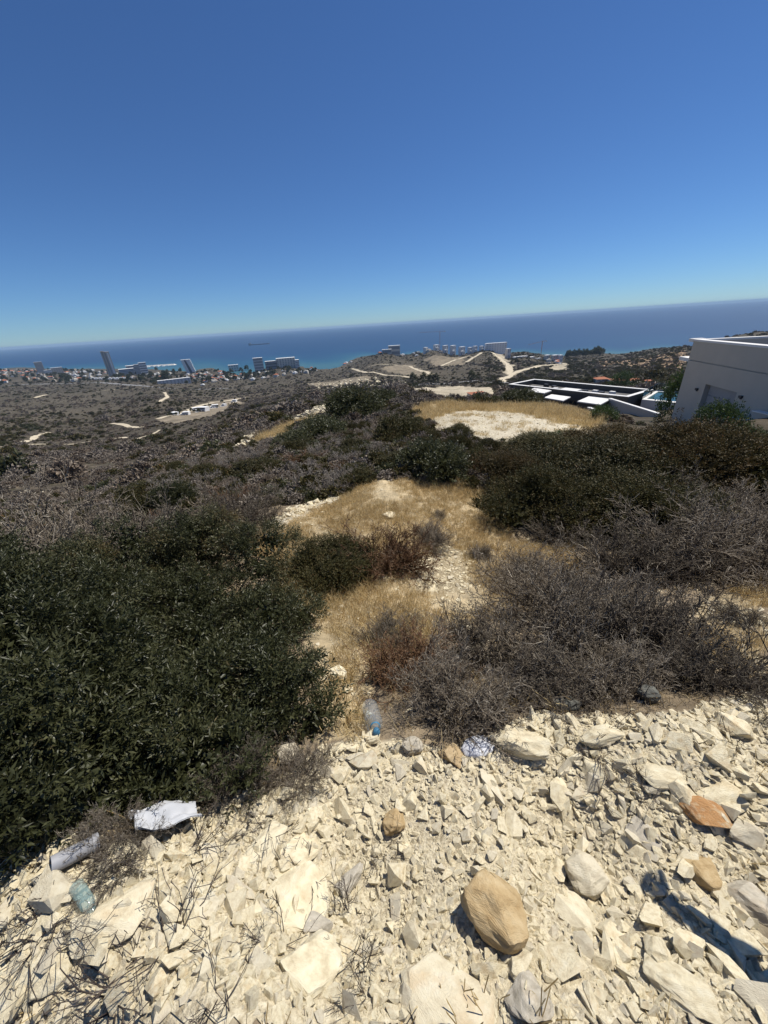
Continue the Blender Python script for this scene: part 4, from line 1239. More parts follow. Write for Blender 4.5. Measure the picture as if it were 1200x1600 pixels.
# garage: wall runs away from the camera at azimuth 12.4 degrees; corner seen at pixel (1085, 530), 30 m off
_gc = at(1085, 530, 30.0); _ga = math.radians(12.4)
G = empty('garage_building', (_gc[0], _gc[1], _gc[2]-6.2), math.pi - _ga)      # local +y towards the camera along the wall, local -x into the building
G_T = 6.2                                                                       # roof height above the base
def gx(x0, x1, y0, y1, z0, z1): return MB().box(x0, x1, y0, y1, z0, z1)
tag(G, 'grey rendered flat-roofed garage building with white roof edge', 'building')
mb = MB()
mb.box(-12, 0, 0, 2.45, -2, 4.05); mb.box(-12, 0, 5.14, 15, -2, 4.05); mb.box(-12, 0, 2.45, 5.14, 4.05-.002, 4.05)      # storey with the door gap
mb.box(-12, -.32, 2.45, 5.14, -2, 4.04)
mb.box(-12, 0, 0, 15, 4.05, 5.06)
mb.box(-12, 0, 0, 15, 5.12, 5.55); mb.box(-.35, 0, 0, 15, 5.55, 6.10); mb.box(-12, -11.65, 0, 15, 5.55, 6.10); mb.box(-11.65, -.35, 0, .35, 5.55, 6.10); mb.box(-11.65, -.35, 14.65, 15, 5.55, 6.10)
mb.box(-11.9, -.06, .06, 14.9, 5.06, 5.12)
mb.build('wall', M_WALL, G)
MB().box(-.38, .03, -.03, 15.03, 6.10, 6.20).box(-12.03, -11.62, -.03, 15.03, 6.10, 6.20).box(-11.62, -.38, -.03, .38, 6.10, 6.20).box(-11.62, -.38, 14.62, 15.03, 6.10, 6.20).build('coping', M_COPING, G)
MB().box(-11.65, -.35, .35, 14.65, 5.553, 5.60).build('roof_surface', M_ROOFG, G)
MB().box(-.6, .03, -.5, -.032, 6.05, 6.22).build('roof_corner_block', M_COPING, G)
MB().box(-6, -.1, -1.3, -.003, 4.95, 5.15).build('canopy_slab', M_COPING, G)
dr = MB().box(-.31, -.26, 2.46, 5.13, .80, 4.03).build('garage_door', M_DOOR, G)
for k in range(6): MB().box(-.258, -.225, 2.49, 5.10, .84+k*.53, .84+k*.53+.505).build('panel', M_DOOR, dr)
for (y, z) in ((1.84, 3.68), (5.56, 3.92), (6.75, 3.30)):
    lo = MB().box(.003, .10, y-.10, y+.10, z-.05, z+.05).box(.003, .06, y-.05, y+.05, z-.11, z-.05).build('wall_lamp', M_DARK, G)
# low walls before the garage
def wall_between(name, label, a, b, drop_a, drop_b, th=.25, deep=2.5, cop=.10, mats=None):
    """a wall whose top edge passes through two pixels at the given drops below the eye"""
    mats = mats or (M_WALL, M_COPING)
    pa = at(*a, drop_a/tan_dep(*a)); pb = at(*b, drop_b/tan_dep(*b))
    d = Vector((pb[0]-pa[0], pb[1]-pa[1], 0)).normalized(); n = Vector((-d.y, d.x, 0))*th/2
    A, B = Vector(pa), Vector(pb)
    o = empty(name, (A + B)/2 - Vector((0, 0, deep)))
    off = o.location
    q = [A-n-off, A+n-off, B+n-off, B-n-off]
    dz = Vector((0, 0, deep)); c = Vector((0, 0, cop))
    MB().hexa([v-dz for v in q], [v-c for v in q]).build('wall', mats[0], o)
    n2 = n*1.2
    q2 = [A-n2-off, A+n2-off, B+n2-off, B-n2-off]
    MB().hexa([v-c for v in q2], q2).build('coping', mats[1], o)
    tag(o, label, 'wall')
    return o
wall_between('garden_wall', 'low wall with white top in front of the garage door', (1100,641), (1176,658), 4.95, 4.75, cop=.05)
wall_between('garden_wall', 'low white-topped wall beside the garage, right of the door', (1181,641), (1225,651), 4.4, 4.3, cop=.05)
wall_between('garden_wall', 'grey sloping garden wall with a white top edge below the terrace house', (953,622), (1031,646), 10.3, 9.3, .3, 2.6)
wall_between('garden_wall', 'short kinked white-topped wall before the small block roof', (920,636), (946,645), 10.5, 10.3, .35, 1.2)

# the long house: roof rim corners in the photo, 10 m below the eye
ZR = ZC - 10.0
def on_plane(px, py, z):
    d = ray(px, py); t = (z - ZC)/d[2]; return np.array([0, 0, ZC]) + d*t
ra, rb2, rc2, rd = [on_plane(*p, ZR) for p in ((795,600), (828,592), (1012,607), (984,620))]
Hx = Vector(rd - ra); Hx.z = 0; LX = (Hx.length + Vector(rc2-rb2).length)/2; Hx.normalize()
Hy = Vector((-Hx.y, Hx.x, 0)); LY = (Vector(rb2-ra).dot(Hy) + Vector(rc2-rd).dot(Hy))/2
H = empty('terrace_house', (ra[0], ra[1], ZR-4.2), math.atan2(Hx.y, Hx.x))
tag(H, 'long flat-roofed modern house with dark walls and white roof rim', 'house')
T = 4.2
MB().box(0, LX, 0, LY, -4, T-.75).build('wall', M_WALL2, H)
rim = MB()
rim.box(0, LX, 0, .45, T-.75, T-.06); rim.box(0, LX, LY-.45, LY, T-.75, T-.06); rim.box(0, .45, .45, LY-.45, T-.75, T-.06); rim.box(LX-.45, LX, .45, LY-.45, T-.75, T-.06)
rim = rim.build('parapet', M_WALL2, H)
cp = MB(); cp.box(-.04, LX+.04, -.04, .49, T-.06, T); cp.box(-.04, LX+.04, LY-.49, LY+.04, T-.06, T); cp.box(-.04, .49, .49, LY-.49, T-.06, T); cp.box(LX-.49, LX+.04, .49, LY-.49, T-.06, T)
cp.build('coping', M_COPING, rim)
MB().box(.45, LX-.45, .45, LY-.45, T-.75, T-.72).build('roof_surface', M_ROOFG, H)
MB().box(LX*.42, LX*.56, LY*.25, LY*.55, T-.72, T-.35).build('roof_skylight', M_COPING, H)
for k, (fx, fy) in enumerate(((.3, .5), (.36, .3), (.6, .35), (.66, .45), (.72, .38), (.78, .5), (.2, .6))):
    MB().box(LX*fx, LX*fx+.7, LY*fy, LY*fy+.5, T-.72, T-.2).build('roof_unit', M_STUCCO if k % 2 else M_DARK, H)
for k in range(6):
    MB().box(LX*.08+k*LX*.15, LX*.08+k*LX*.15+LX*.11, -.02, .0-.002, .6, 2.9).build('window', M_GLASS, H)
def slab(name, label, pix, z, th, mat_top, mat_side, cat='canopy', under=0):
    P = [on_plane(*p, z) for p in pix]; c = sum(P)/4
    o = empty(name, (c[0], c[1], z-th-under)); off = np.array([c[0], c[1]])
    poly = [tuple(p[:2]-off) for p in P][::-1]
    if under: MB().prism([(x*.94, y*.94) for x, y in poly], -1.5, under).build('wall', mat_side, o)
    MB().prism(poly, under, under+th).build('roof', mat_top, o)
    tag(o, label, cat); return o
slab('canopy', 'thin white canopy at the far end of the long dark house', [(822,611),(835,606),(862,610),(850,614)], ZR-.08, .10, M_COPING, M_WALL2, under=1.2)
slab('canopy', 'white canopy slab over the entrance of the long dark house', [(850,621),(862,616),(892,620),(880,626)], ZR-.55, .12, M_COPING, M_DARK, under=1.4)
slab('outbuilding', 'small block with a white flat roof beside the sapling', [(902,627),(925,617),(957,622),(938,632)], ZR-.45, .13, M_COPING, M_WALL2, 'building', under=1.6)
# pool terrace with glass rail
PZ = ZC - 10.6
pp = [on_plane(*p, PZ) for p in ((1003,624), (1026,610), (1068,613), (1064,630))]; pc = sum(pp)/4
PT = empty('pool_terrace', (pc[0], pc[1], PZ-2)); off = pc[:2]
tag(PT, 'white-rimmed pool terrace with glass rail beside the garage corner', 'pool')
pol_o = [p[:2]-off for p in pp][::-1]; pol_i = [q*.80 for q in pol_o]
MB().prism([tuple(q) for q in pol_o], -1.5, 1.86).build('wall', M_STUCCO, PT)
MB().prism([tuple(q) for q in pol_i], 1.864, 1.90).build('water', M_POOL, PT)
rimm = MB()
for k in range(4):
    a_, b_, c_, d_ = pol_o[k], pol_o[(k+1) % 4], pol_i[(k+1) % 4], pol_i[k]
    rimm.hexa([(*q, 1.862) for q in (a_, b_, c_, d_)], [(*q, 2.0) for q in (a_, b_, c_, d_)])
rimm.build('rim', M_COPING, PT)
for k in (0, 1, 2):
    a_, b_ = Vector((*pol_o[k], 0)), Vector((*pol_o[(k+1) % 4], 0)); n_ = (b_-a_).normalized(); n_ = Vector((-n_.y, n_.x, 0))*.012
    for j in range(3):
        p0, p1 = a_.lerp(b_, j/3+.01), a_.lerp(b_, (j+1)/3-.01)
        MB().hexa([v+Vector((0, 0, 2.002)) for v in (p0-n_, p0+n_, p1+n_, p1-n_)], [v+Vector((0, 0, 3.0)) for v in (p0-n_, p0+n_, p1+n_, p1-n_)]).build('glass_panel', M_BALU, PT)

# ------------------------------------------------------------------ roads and tracks, draped on the ground
M_ROAD = simple_mat('asphalt', [(.3, (.20, .195, .185)), (.7, (.26, .25, .24))], .05, .9, coord='World')
M_TRACK = simple_mat('pale_dirt', [(.3, (.46, .39, .27)), (.7, (.66, .57, .41))], .15, .95, coord='World')
M_CONC = simple_mat('concrete', [(.3, (.40, .39, .37)), (.7, (.48, .47, .45))], .1, .9, coord='World')
def strip(name, pix, w, mat, lift, cross=3, jit=0.0):
    pts = [hit(*p) for p in pix]; pts = [Vector(p) for p in pts if p is not None]
    P = []
    for a, b in zip(pts[:-1], pts[1:]):
        n = max(2, int((b-a).length/max(4, w*.8)))
        P += [a.lerp(b, i/n) for i in range(n)]
    P.append(pts[-1])
    for _ in range(3): P = [P[0]] + [(P[i-1]+P[i]*2+P[i+1])/4 for i in range(1, len(P)-1)] + [P[-1]]
    V = []
    for i, p in enumerate(P):
        d = P[min(i+1, len(P)-1)] - P[max(i-1, 0)]; n = Vector((-d.y, d.x, 0)).normalized()
        ww = w*(1 + jit*float(vnoise(np.array([i*.6]), np.array([w]), 3)[0]))
        for k in range(cross+1):
            q = p + n*ww*(k/cross-.5); V.append((q.x, q.y, float(mesh_z(q.x, q.y)[0]) + lift))
    m = cross+1
    F = [[i*m+k, i*m+k+1, (i+1)*m+k+1, (i+1)*m+k] for i in range(len(P)-1) for k in range(cross)]
    o = np_obj(name, np.array(V), np.array(F), mat)
    return tag(o, kind='structure')
strip('highway', [(-40,606),(0,603),(60,600),(150,598),(205,602),(260,607),(330,608),(390,606)], 24, M_ROAD, .7)
strip('highway', [(560,605),(620,602),(700,599),(770,598),(830,598)], 18, M_ROAD, .6)
for pix, w in TRACKS:
    strip('dirt_track', pix, w, M_TRACK, .3 if w < 6 else .5, jit=.4)

# ------------------------------------------------------------------ far buildings
WCOL = {'white': (.84, .83, .80), 'cream': (.72, .67, .57), 'tan': (.56, .48, .39), 'grey': (.62, .60, .57), 'dark': (.14, .15, .16), 'pane': (.30, .31, .32), 'redroof': (.42, .16, .085)}
WM = {k: simple_mat('far_'+k, [(.3, tuple(x*.92 for x in v)), (.7, v)], .2, .85) for k, v in WCOL.items()}
def far_base(px, py, r=None):
    if r is None:
        h = hit(px, py); return h
    p = at(px, py, r); return np.array([p[0], p[1], float(mesh_z(p[0], p[1])[0])])
def face_yaw(p): return -math.atan2(p[0], p[1])            # local -y faces the camera
def far_block(name, label, px0, px1, py_base, py_top, r, depth, wall, cat='building', yaw=0.0, floors=0, bays=0, group=None, lean=0.0, roof=None, balcony=False, win='pane'):
    """building that spans px0..px1 and reaches py_top; r its distance"""
    pm = (px0+px1)/2
    p = far_base(pm, py_base, r)
    w = np.linalg.norm(at(px1, py_base, r) - at(px0, py_base, r)); 
    ztop = at(pm + (0), py_top, r)[2]
    h = max(4.0, ztop - p[2])
    o = empty(name, tuple(p), face_yaw(p) + yaw)
    mb = MB(); l = lean*h
    bot = [(-w/2, -depth/2, -6), (w/2, -depth/2, -6), (w/2, depth/2, -6), (-w/2, depth/2, -6)]
    top = [(-w/2+l, -depth/2, h), (w/2+l, -depth/2, h), (w/2+l, depth/2, h), (-w/2+l, depth/2, h)]
    mb.hexa(bot, top).build('wall', WM[wall], o)
    if roof != 'none':
        MB().box(-w/2+l-.3, w/2+l+.3, -depth/2-.3, depth/2+.3, h+.01, h+.9).build('roof_edge', WM['white' if roof is None else roof], o)
    def sx(z): return l*(z+6)/(h+6)
    if floors and not bays:
        fh = h/floors
        for k in range(floors):
            z0, z1 = k*fh+fh*.28, k*fh+fh*.82
            s0 = sx((z0+z1)/2)
            MB().box(-w/2+s0+w*.04, w/2+s0-w*.04, -depth/2-.35, -depth/2-.02, z0, z1).build('window_band', WM[win] if win in WM else win, o)
    if bays:
        fh = h/max(1, floors); bw = w/bays
        for j in range(bays):
            for k in range(floors):
                z0 = k*fh+fh*.25; z1 = k*fh+fh*.80; x0 = -w/2+j*bw+bw*.28+sx(z0)
                MB().box(x0, x0+bw*.42, -depth/2-.3, -depth/2-.02, z0, z1).build('window', WM[win], o)
    if balcony:
        fh = h/floors
        for k in range(floors):
            z0 = (k+1)*fh-.6; s0 = sx(z0)
            MB().box(w/2+s0+.02, w/2+s0+4.0, -depth/2+1, depth/2-1, z0-1.0, z0+.5).build('balcony', WM['white'], o)
    tag(o, label, cat, group)
    return o, w, h
# high-rises
o, w, h = far_block('skyscraper', 'tallest tan twin-slab skyscraper in the town by the sea', 171, 184, 589, 549, 2600, 36, 'tan', 'tower', roof='tan')
MB().box(-w*.50, -w*.08, -22, 12, h+.92, h*1.045).build('roof_crown', WM['tan'], o)
MB().box(-w*.06, w*.06, -18.6, -18.02, 4, h).build('window_strip', WM['pane'], o)
MB().box(-w*.36, -w*.26, -18.6, -18.02, 4, h).build('window_strip', WM['pane'], o)
MB().box(w*.18, w*.40, -18.5, -18.02, 4, h*.97).build('lit_side_strip', WM['white'], o)  # sunlit right half of the front, painted in as a white strip
far_block('tower_block', 'grey-tan slab tower at the left end of the coastal town', 60, 73, 584, 565, 3300, 22, 'tan', 'tower', floors=9)
far_block('tower_block', 'low tan hotel block beside the grey-tan slab tower', 82, 101, 584, 574, 3200, 26, 'tan', 'hotel', floors=4, bays=5)
far_block('tower_block', 'white stepped building in front of the low tan hotel', 71, 83, 585, 578, 3100, 20, 'white', floors=3)
far_block('tower_block', 'dark narrow slab tower between stepped grey buildings', 214, 222, 587, 569, 2550, 18, 'dark', 'tower', floors=8, win='grey')
far_block('office_block', 'stepped grey building left of the dark slab tower', 188, 212, 586, 576, 2600, 40, 'grey', floors=4)
far_block('office_block', 'upper step of the grey building behind the dark slab tower', 200, 213, 584, 571, 2680, 40, 'grey', floors=4)
far_block('office_block', 'pale block with open floors right of the dark slab tower', 221, 233, 584, 566, 2620, 25, 'white', floors=5)
o, w, h = far_block('leaning_tower', 'white slanting tower with dark centre and balconies on one side', 294, 308, 587, 561, 2450, 26, 'white', 'tower', lean=-.22, floors=12, roof='white', balcony=True, win='white')
MB().hexa([(-w*.16, -14, 0), (w*.16, -14, 0), (w*.16, -13.5, 0), (-w*.16, -13.5, 0)], [(-w*.16-h*.22, -14, h), (w*.02-h*.22, -14, h), (w*.02-h*.22, -13.5, h), (-w*.16-h*.22, -13.5, h)]).build('dark_core', WM['dark'], o)
far_block('apartment_row', 'long grey apartment row with vertical bays above the highway', 249, 301, 604, 592, 1820, 20, 'grey', 'apartments', floors=4, bays=9, yaw=.12)
far_block('hotel', 'slim hotel tower with white crown beside the dark glass block', 398, 413, 577, 559, 2150, 28, 'grey', 'hotel', floors=5)
far_block('hotel', 'dark glass hotel block in a white frame', 416, 434, 577, 564, 2160, 30, 'dark', 'hotel', roof='white', floors=3, win='pane')
far_block('hotel', 'long grey hotel wing with white roof line by the sea', 434, 463, 577, 559, 2170, 40, 'cream', 'hotel', floors=6, bays=7)
far_block('hotel', 'white end wing of the long grey hotel', 463, 469, 577, 562, 2150, 30, 'white', 'hotel', floors=5)
far_block('office_block', 'grey concrete block among trees left of the hotels', 358, 374, 579, 570, 2350, 24, 'grey', floors=3, bays=4)
far_block('apartment_block', 'long white apartment block crowning the headland', 757, 791, 549, 536, 1900, 22, 'white', 'apartments', floors=5, bays=8, win='grey', yaw=.35)
far_block('hilltop_villa', 'large cream house with overhanging roof on the headland tip', 607, 625, 547, 540, 1960, 25, 'cream', 'house', floors=2)
far_block('hilltop_villa', 'low cream annexe below the headland house', 597, 612, 551, 546, 1900, 18, 'cream', 'house', floors=1)
for k, (a, b, t, s) in enumerate([(677,686,539,'tall white house left in the headland row'), (691,700,540,'white house with terraces, second in the headland row'), (703,712,540,'white house with a stair tower in the headland row'),
        (716,727,542,'wide white house in the headland row'), (731,737,543,'small white house near the apartment block on the headland'), (739,745,541,'slim white house next to the apartment block on the headland'),
        (662,668,543,'lone white house left of the headland row'), (749,755,541,'white house touching the apartment block on the headland')]):
    o, w, h = far_block('hilltop_villa', s, a, b, 549, t, 1880, 14, 'white', 'house', floors=2, bays=2, yaw=.9, group='white houses along the headland')
    MB().box(-w*.5, w*.1, -9.5, -7.02, h*.45, h*.55).build('terrace', WM['white'], o)
# building site on the right slope of the headland
for k, (a, b, py, t, col, s) in enumerate([(806,815,566,558,'grey','bare concrete shell at the top of the building site'), (815,823,568,560,'grey','bare concrete shell beside the crane'), (800,808,572,566,'white','white shell low on the building site'),
        (825,834,566,560,'tan','tan shell under the crane'), (850,858,562,555,'cream','cream house above the building site'), (861,871,561,555,'cream','wide cream house above the building site'),
        (872,878,560,555,'white','white house at the tree line of the building site'), (809,818,576,570,'white','white terrace block at the site road'), (790,797,552,545,'grey','grey shell next to the apartment block'), (835,843,572,566,'grey','grey shell beside the site road')]):
    far_block('building_shell', s, a, b, py, t, None or 1650, 14, col, floors=2, bays=2, yaw=.8)

# tower cranes
M_CRANE = simple_mat('crane_paint', [(.3, (.50, .24, .11)), (.7, (.58, .30, .14))], .5, .6)
def crane(label, pbase, ptop, jib_px, cj_px, r):
    p = far_base(*pbase, r); zt = at(*ptop, r)[2]; h = zt-p[2]
    def lat(px, py): return at(px, py, r) - at(ptop[0], ptop[1], r)
    j = Vector(lat(*jib_px)); c = Vector(lat(*cj_px))
    o = empty('tower_crane', tuple(p)); tag(o, label, 'crane')
    m = MB()
    for sx in (-.9, .9):
        for sy in (-.9, .9): m.bar((sx, sy, -1), (sx, sy, h), .35)
    n = int(h/3)
    for k in range(n):
        z0, z1 = k*h/n, (k+1)*h/n; s = 1 if k % 2 else -1
        m.bar((-.9*s, -.9, z0), (.9*s, -.9, z1), .2); m.bar((-.9*s, .9, z0), (.9*s, .9, z1), .2)
    m.build('mast', M_CRANE, o)
    t = Vector((0, 0, h))
    def truss(end, nm, w):
        m = MB(); d = end.normalized(); sd = Vector((-d.y, d.x, 0)).normalized()*.8; u = Vector((0, 0, 1.6))
        a0 = t; b0 = t+end
        m.bar(a0+sd, b0+sd, .35); m.bar(a0-sd, b0-sd, .35); m.bar(a0+u, b0+u*.7, .35)
        k = max(4, int(end.length/3))
        for i in range(k):
            f = a0.lerp(b0, i/k); f2 = a0.lerp(b0, (i+1)/k)
            m.bar(f+sd, f2+u*.9, .18); m.bar(f-sd, f2+u*.9, .18)
        return m.build(nm, M_CRANE, o)
    truss(j, 'jib', 1); truss(c, 'counter_jib', 1)
    e = t+c
    MB().box(e.x-2, e.x+2, e.y-1.5, e.y+1.5, e.z-3, e.z-.2).build('counterweight', WM['grey'], o)
    MB().bar(t, t+Vector((0, 0, 6)), .6).bar(t+Vector((0, 0, 6)), t+j*.7+Vector((0, 0, 1.5)), .15).bar(t+Vector((0, 0, 6)), t+c*.9, .15).build('apex', M_CRANE, o)
    MB().box(.9, 2.6, -.9, .9, h-3, h-.4).build('cab', WM['white'], o)
crane('tower crane standing behind the white headland houses', (687,549), (688,518.5), (656,519.5), (696,517.5), 1950)
crane('tower crane over the building site right of the apartment block', (844,563), (845,534), (823,539), (851,532.5), 1700)

# a tanker far out, and the marina breakwater
def sea_pt(px, py):
    return on_plane(px, py, 0.0)
ps = sea_pt(405, 538.5)
sc2 = np.linalg.norm(sea_pt(413, 538.3)-sea_pt(396, 538.7))
S = empty('tanker_ship', tuple(ps), face_yaw(ps)); tag(S, 'long dark tanker far out on the open sea', 'ship')
L2 = sc2/2; Wd = 20
MB().prism([(-L2, -Wd*.6), (-L2*.96, -Wd), (L2*.85, -Wd), (L2, 0), (L2*.85, Wd), (-L2*.96, Wd), (-L2, Wd*.6)], -1, 12).build('hull', WM['dark'], S)
MB().box(-L2*.92, -L2*.75, -Wd*.8, Wd*.8, 12.01, 34).build('bridge', WM['cream'], S)
MB().box(-L2*.98, -L2*.93, -4, 4, 12.01, 30).build('funnel', WM['dark'], S)
MB().bar((L2*.2, 0, 12), (L2*.2, 0, 26), 2).bar((L2*.2, 0, 26), (L2*.4, 0, 20), 1.2).build('deck_crane', WM['cream'], S)
pa, pb = sea_pt(226, 573), sea_pt(275, 570)
ctr_ = (pa+pb)/2; B = empty('breakwater', (ctr_[0], ctr_[1], 0), math.atan2(pb[1]-pa[1], pb[0]-pa[0])); tag(B, 'marina breakwater reaching into the sea', 'pier')
bl = np.linalg.norm(pb-pa)/2
MB().hexa([(-bl, -22, -2), (bl, -22, -2), (bl, 22, -2), (-bl, 22, -2)], [(-bl, -12, 5), (bl-10, -12, 5), (bl-10, 12, 5), (-bl, 12, 5)]).build('rock_bank', WM['cream'], B)
MB().box(-bl, bl-14, 4, 10, 5.01, 8).build('sea_wall', WM['white'], B)
for k in range(16):
    f = -.9+k*.105; q = ctr_ + (pb-pa)*.5*f; nrm = unit(np.array([-(pb-pa)[1], (pb-pa)[0], 0.])); q = q - nrm*(50+15*(k % 3))
    bo = empty('moored_boat', (q[0], q[1], 0), random.uniform(0, 3)); tag(bo, 'white yacht moored inside the marina breakwater', 'boat', 'yachts in the marina')
    MB().prism([(-12, -3), (6, -3), (13, 0), (6, 3), (-12, 3)], -.5, 3).build('hull', WM['white'], bo)
    MB().box(-8, 2, -2.2, 2.2, 3.01, 6.5).build('cabin', WM['white'], bo)

# ordinary houses of the town
def house_mesh(seed, kind):
    g = np.random.default_rng(seed); w, d, h = 1.0, g.uniform(.7, 1.0), g.uniform(.45, .75)
    m = MB(); m.box(-w/2, w/2, -d/2, d/2, -.4, h)
    if kind == 'flat':
        m.box(-w*.2, w*.35, -d*.3, d*.35, h+.002, h+.22); m.box(-w/2-.03, w/2+.03, -d/2-.1, -d/2-.002, h*.48, h*.55)
    wall = m.build('house', WM[['white', 'cream', 'white', 'tan'][seed % 4]], mesh_only=True)
    bm = bmesh.new(); bm.from_mesh(wall)
    def add(verts, faces, mi):
        vs = [bm.verts.new(v) for v in verts]
        for f in faces:
            q = bm.faces.new([vs[i] for i in f]); q.material_index = mi
    for k in range(3):
        for j in range(2):
            x0 = -w/2 + w*(.12+.3*k); z0 = h*(.12+.48*j)
            add([(x0, -d/2-.012, z0), (x0+w*.17, -d/2-.012, z0), (x0+w*.17, -d/2-.012, z0+h*.24), (x0, -d/2-.012, z0+h*.24)], [(0, 1, 2, 3)], 1)
    if kind == 'hip':
        e = .06; hh = h+.28
        add([(-w/2-e, -d/2-e, h+.003), (w/2+e, -d/2-e, h+.003), (w/2+e, d/2+e, h+.003), (-w/2-e, d/2+e, h+.003), (-w*.2, 0, hh), (w*.2, 0, hh)], [(0, 1, 5, 4), (1, 2, 5), (2, 3, 4, 5), (3, 0, 4)], 2)
    bm.to_mesh(wall); bm.free()
    wall.materials.append(WM['pane']); wall.materials.append(WM['redroof'])
    return wall
HF = [house_mesh(i, 'flat') for i in range(4)]; HH = [house_mesh(i+4, 'hip') for i in range(4)]
ght = np.random.default_rng(99)
def houses(pix, n, size, hip, label_flat, label_hip, group):
    poly = pix if abs(pix[0][0]) > 1000 else ground_poly(pix); xs = [p[0] for p in poly]; ys = [p[1] for p in poly]
    put = []; t = 0
    while len(put) < n and t < n*60:
        t += 1; x, y = ght.uniform(min(xs), max(xs)), ght.uniform(min(ys), max(ys))
        if not in_poly(np.array([x]), np.array([y]), poly)[0]: continue
        s = size*ght.uniform(.7, 1.4)
        if any((a-x)**2+(b-y)**2 < (.8*(s+c))**2*.6 for a, b, c in put): continue
        put.append((x, y, s))
        hp = ght.uniform() < hip; k = int(ght.integers(0, 4))
        z = float(mesh_z(x, y)[0])
        if z < .8: continue
        o = bpy.data.objects.new('house', (HH if hp else HF)[k])
        o.location = (x, y, z); o.rotation_euler = (0, 0, face_yaw((x, y)) + ght.choice([-.3, .4, .7, .9, 1.1]))
        o.scale = (s, s, s*ght.uniform(.7, 1.15)*.8)
        link(o)
        col = ['white', 'cream', 'white', 'tan'][k]
        tag(o, '%s %s house %s' % (('big' if s > size*1.1 else 'small'), col, (label_hip if hp else label_flat)), 'house', group)
WPOLY = [tuple(pol(a_, r_, 0)[:2]) for a_, r_ in ((-46,2350),(-46,4600),(-43,4500),(-40,4200),(-37,3800),(-34,3400),(-31,3000),(-31,2350),(-35,2250),(-40,2350))]
houses(WPOLY, 150, 15, .3, 'with flat roof in the town behind the slab towers', 'with red roof in the town behind the slab towers', 'town houses left of the skyscraper')
houses([(186,592),(240,586),(290,586),(340,580),(390,577),(395,590),(340,598),(310,604),(300,590),(245,590)], 90, 14, .3, 'with flat roof in the town round the slanting tower', 'with red roof in the town round the slanting tower', 'town houses round the slanting tower')
houses([(375,582),(395,578),(420,580),(470,579),(480,584),(430,590),(385,597)], 24, 13, .1, 'with flat roof on the slope below the hotels', 'with red roof on the slope below the hotels', 'houses below the hotels')
houses([(480,577),(500,571),(545,562),(556,565),(520,574),(490,580)], 18, 13, .6, 'with flat roof on the shore beyond the hotels', 'with red roof on the shore beyond the hotels', 'shore houses beyond the hotels')
houses([(590,556),(640,549),(680,549),(760,550),(730,556),(650,560)], 18, 13, .1, 'with flat roof on the headland slope', 'with red roof on the headland slope', 'houses on the headland slope')
houses([(848,565),(880,562),(900,562),(890,570),(850,572)], 8, 12, .2, 'with flat roof at the trees beyond the building site', 'with red roof at the trees beyond the building site', 'houses beyond the site')
# white terrace houses in a row below the skyscraper
for k in range(12):
    px = 146+k*5.4; p = hit(px, 593.5-(.02*(k-6)**2)*.3)
    o = bpy.data.objects.new('terrace_house', HF[0]); o.location = tuple(p); o.rotation_euler = (0, 0, face_yaw(p)); o.scale = (17, 17, 15); link(o)
    tag(o, 'white flat-roofed house in the even row below the skyscraper', 'house', 'even row of white houses')
# red-roofed houses beyond the pool
for px, py, s, lb in [(938,598,13,'small red-roofed house beyond the long dark house'), (962,600,17,'large house with two red hipped roofs beyond the courtyard sapling'), (990,600,13,'red-roofed house right of the large one'), (1012,602,16,'red-roofed house beside the pool terrace'), (745,619,12,'low red-brown roofed shed at the quarry edge')]:
    p = hit(px, py); s_ = s*mpp(*p)*(1.7)/1.0
    s_ = max(8, 18*mpp(*p)) if px != 745 else 24*mpp(*p)
    o = bpy.data.objects.new('house', HH[1]); o.location = tuple(p); o.rotation_euler = (0, 0, face_yaw(p)+.4); o.scale = (s_, s_*.9, s_*(.5 if px != 745 else .3)); link(o); tag(o, lb, 'house')
# modern white villas in the valley
VM = house_mesh(0, 'flat')
for k, (px, py, w, lb) in enumerate([(274,652,26,'white villa at the low end of the valley group'), (290,648,22,'dark-glazed white villa in the middle of the valley group'), (304,644,20,'white villa third along the valley row'), (318,641,24,'large white villa with dark panes in the valley row'),
        (334,638,22,'white villa at the upper end of the valley row'), (352,632,14,'long low white building above the valley villas'), (366,628,12,'small white building at the yard end above the villas')]):
    p = hit(px + (k*37 % 5)-2, py + (k*53 % 7)*.9-3); ww = w*mpp(*p)*(.52 + .07*(k*29 % 4))
    o = empty('valley_villa', tuple(p), face_yaw(p)-.45+.25*((k*17 % 5)-2)); tag(o, lb, 'villa')
    hh = ww*.38
    MB().box(-ww/2, ww/2, -ww*.3, ww*.3, -2, hh*.5).build('lower_storey', WM['white'], o)
    MB().box(-ww*.3, ww*.5, -ww*.22, ww*.34, hh*.5+.01, hh).build('upper_storey', WM['white'], o)
    for j in range(3):
        MB().box(-ww*.42+j*ww*.3, -ww*.2+j*ww*.3, -ww*.3-.25, -ww*.3-.02, hh*.08, hh*.42).build('window', WM['dark'], o)
    MB().box(-ww*.2, ww*.42, -ww*.22-.25, -ww*.22-.02, hh*.58, hh*.9).build('window', WM['dark'], o)
    MB().box(-ww*.6, ww*.55, -ww*.55, -ww*.31, -2, .4).build('terrace', WM['white'], o)
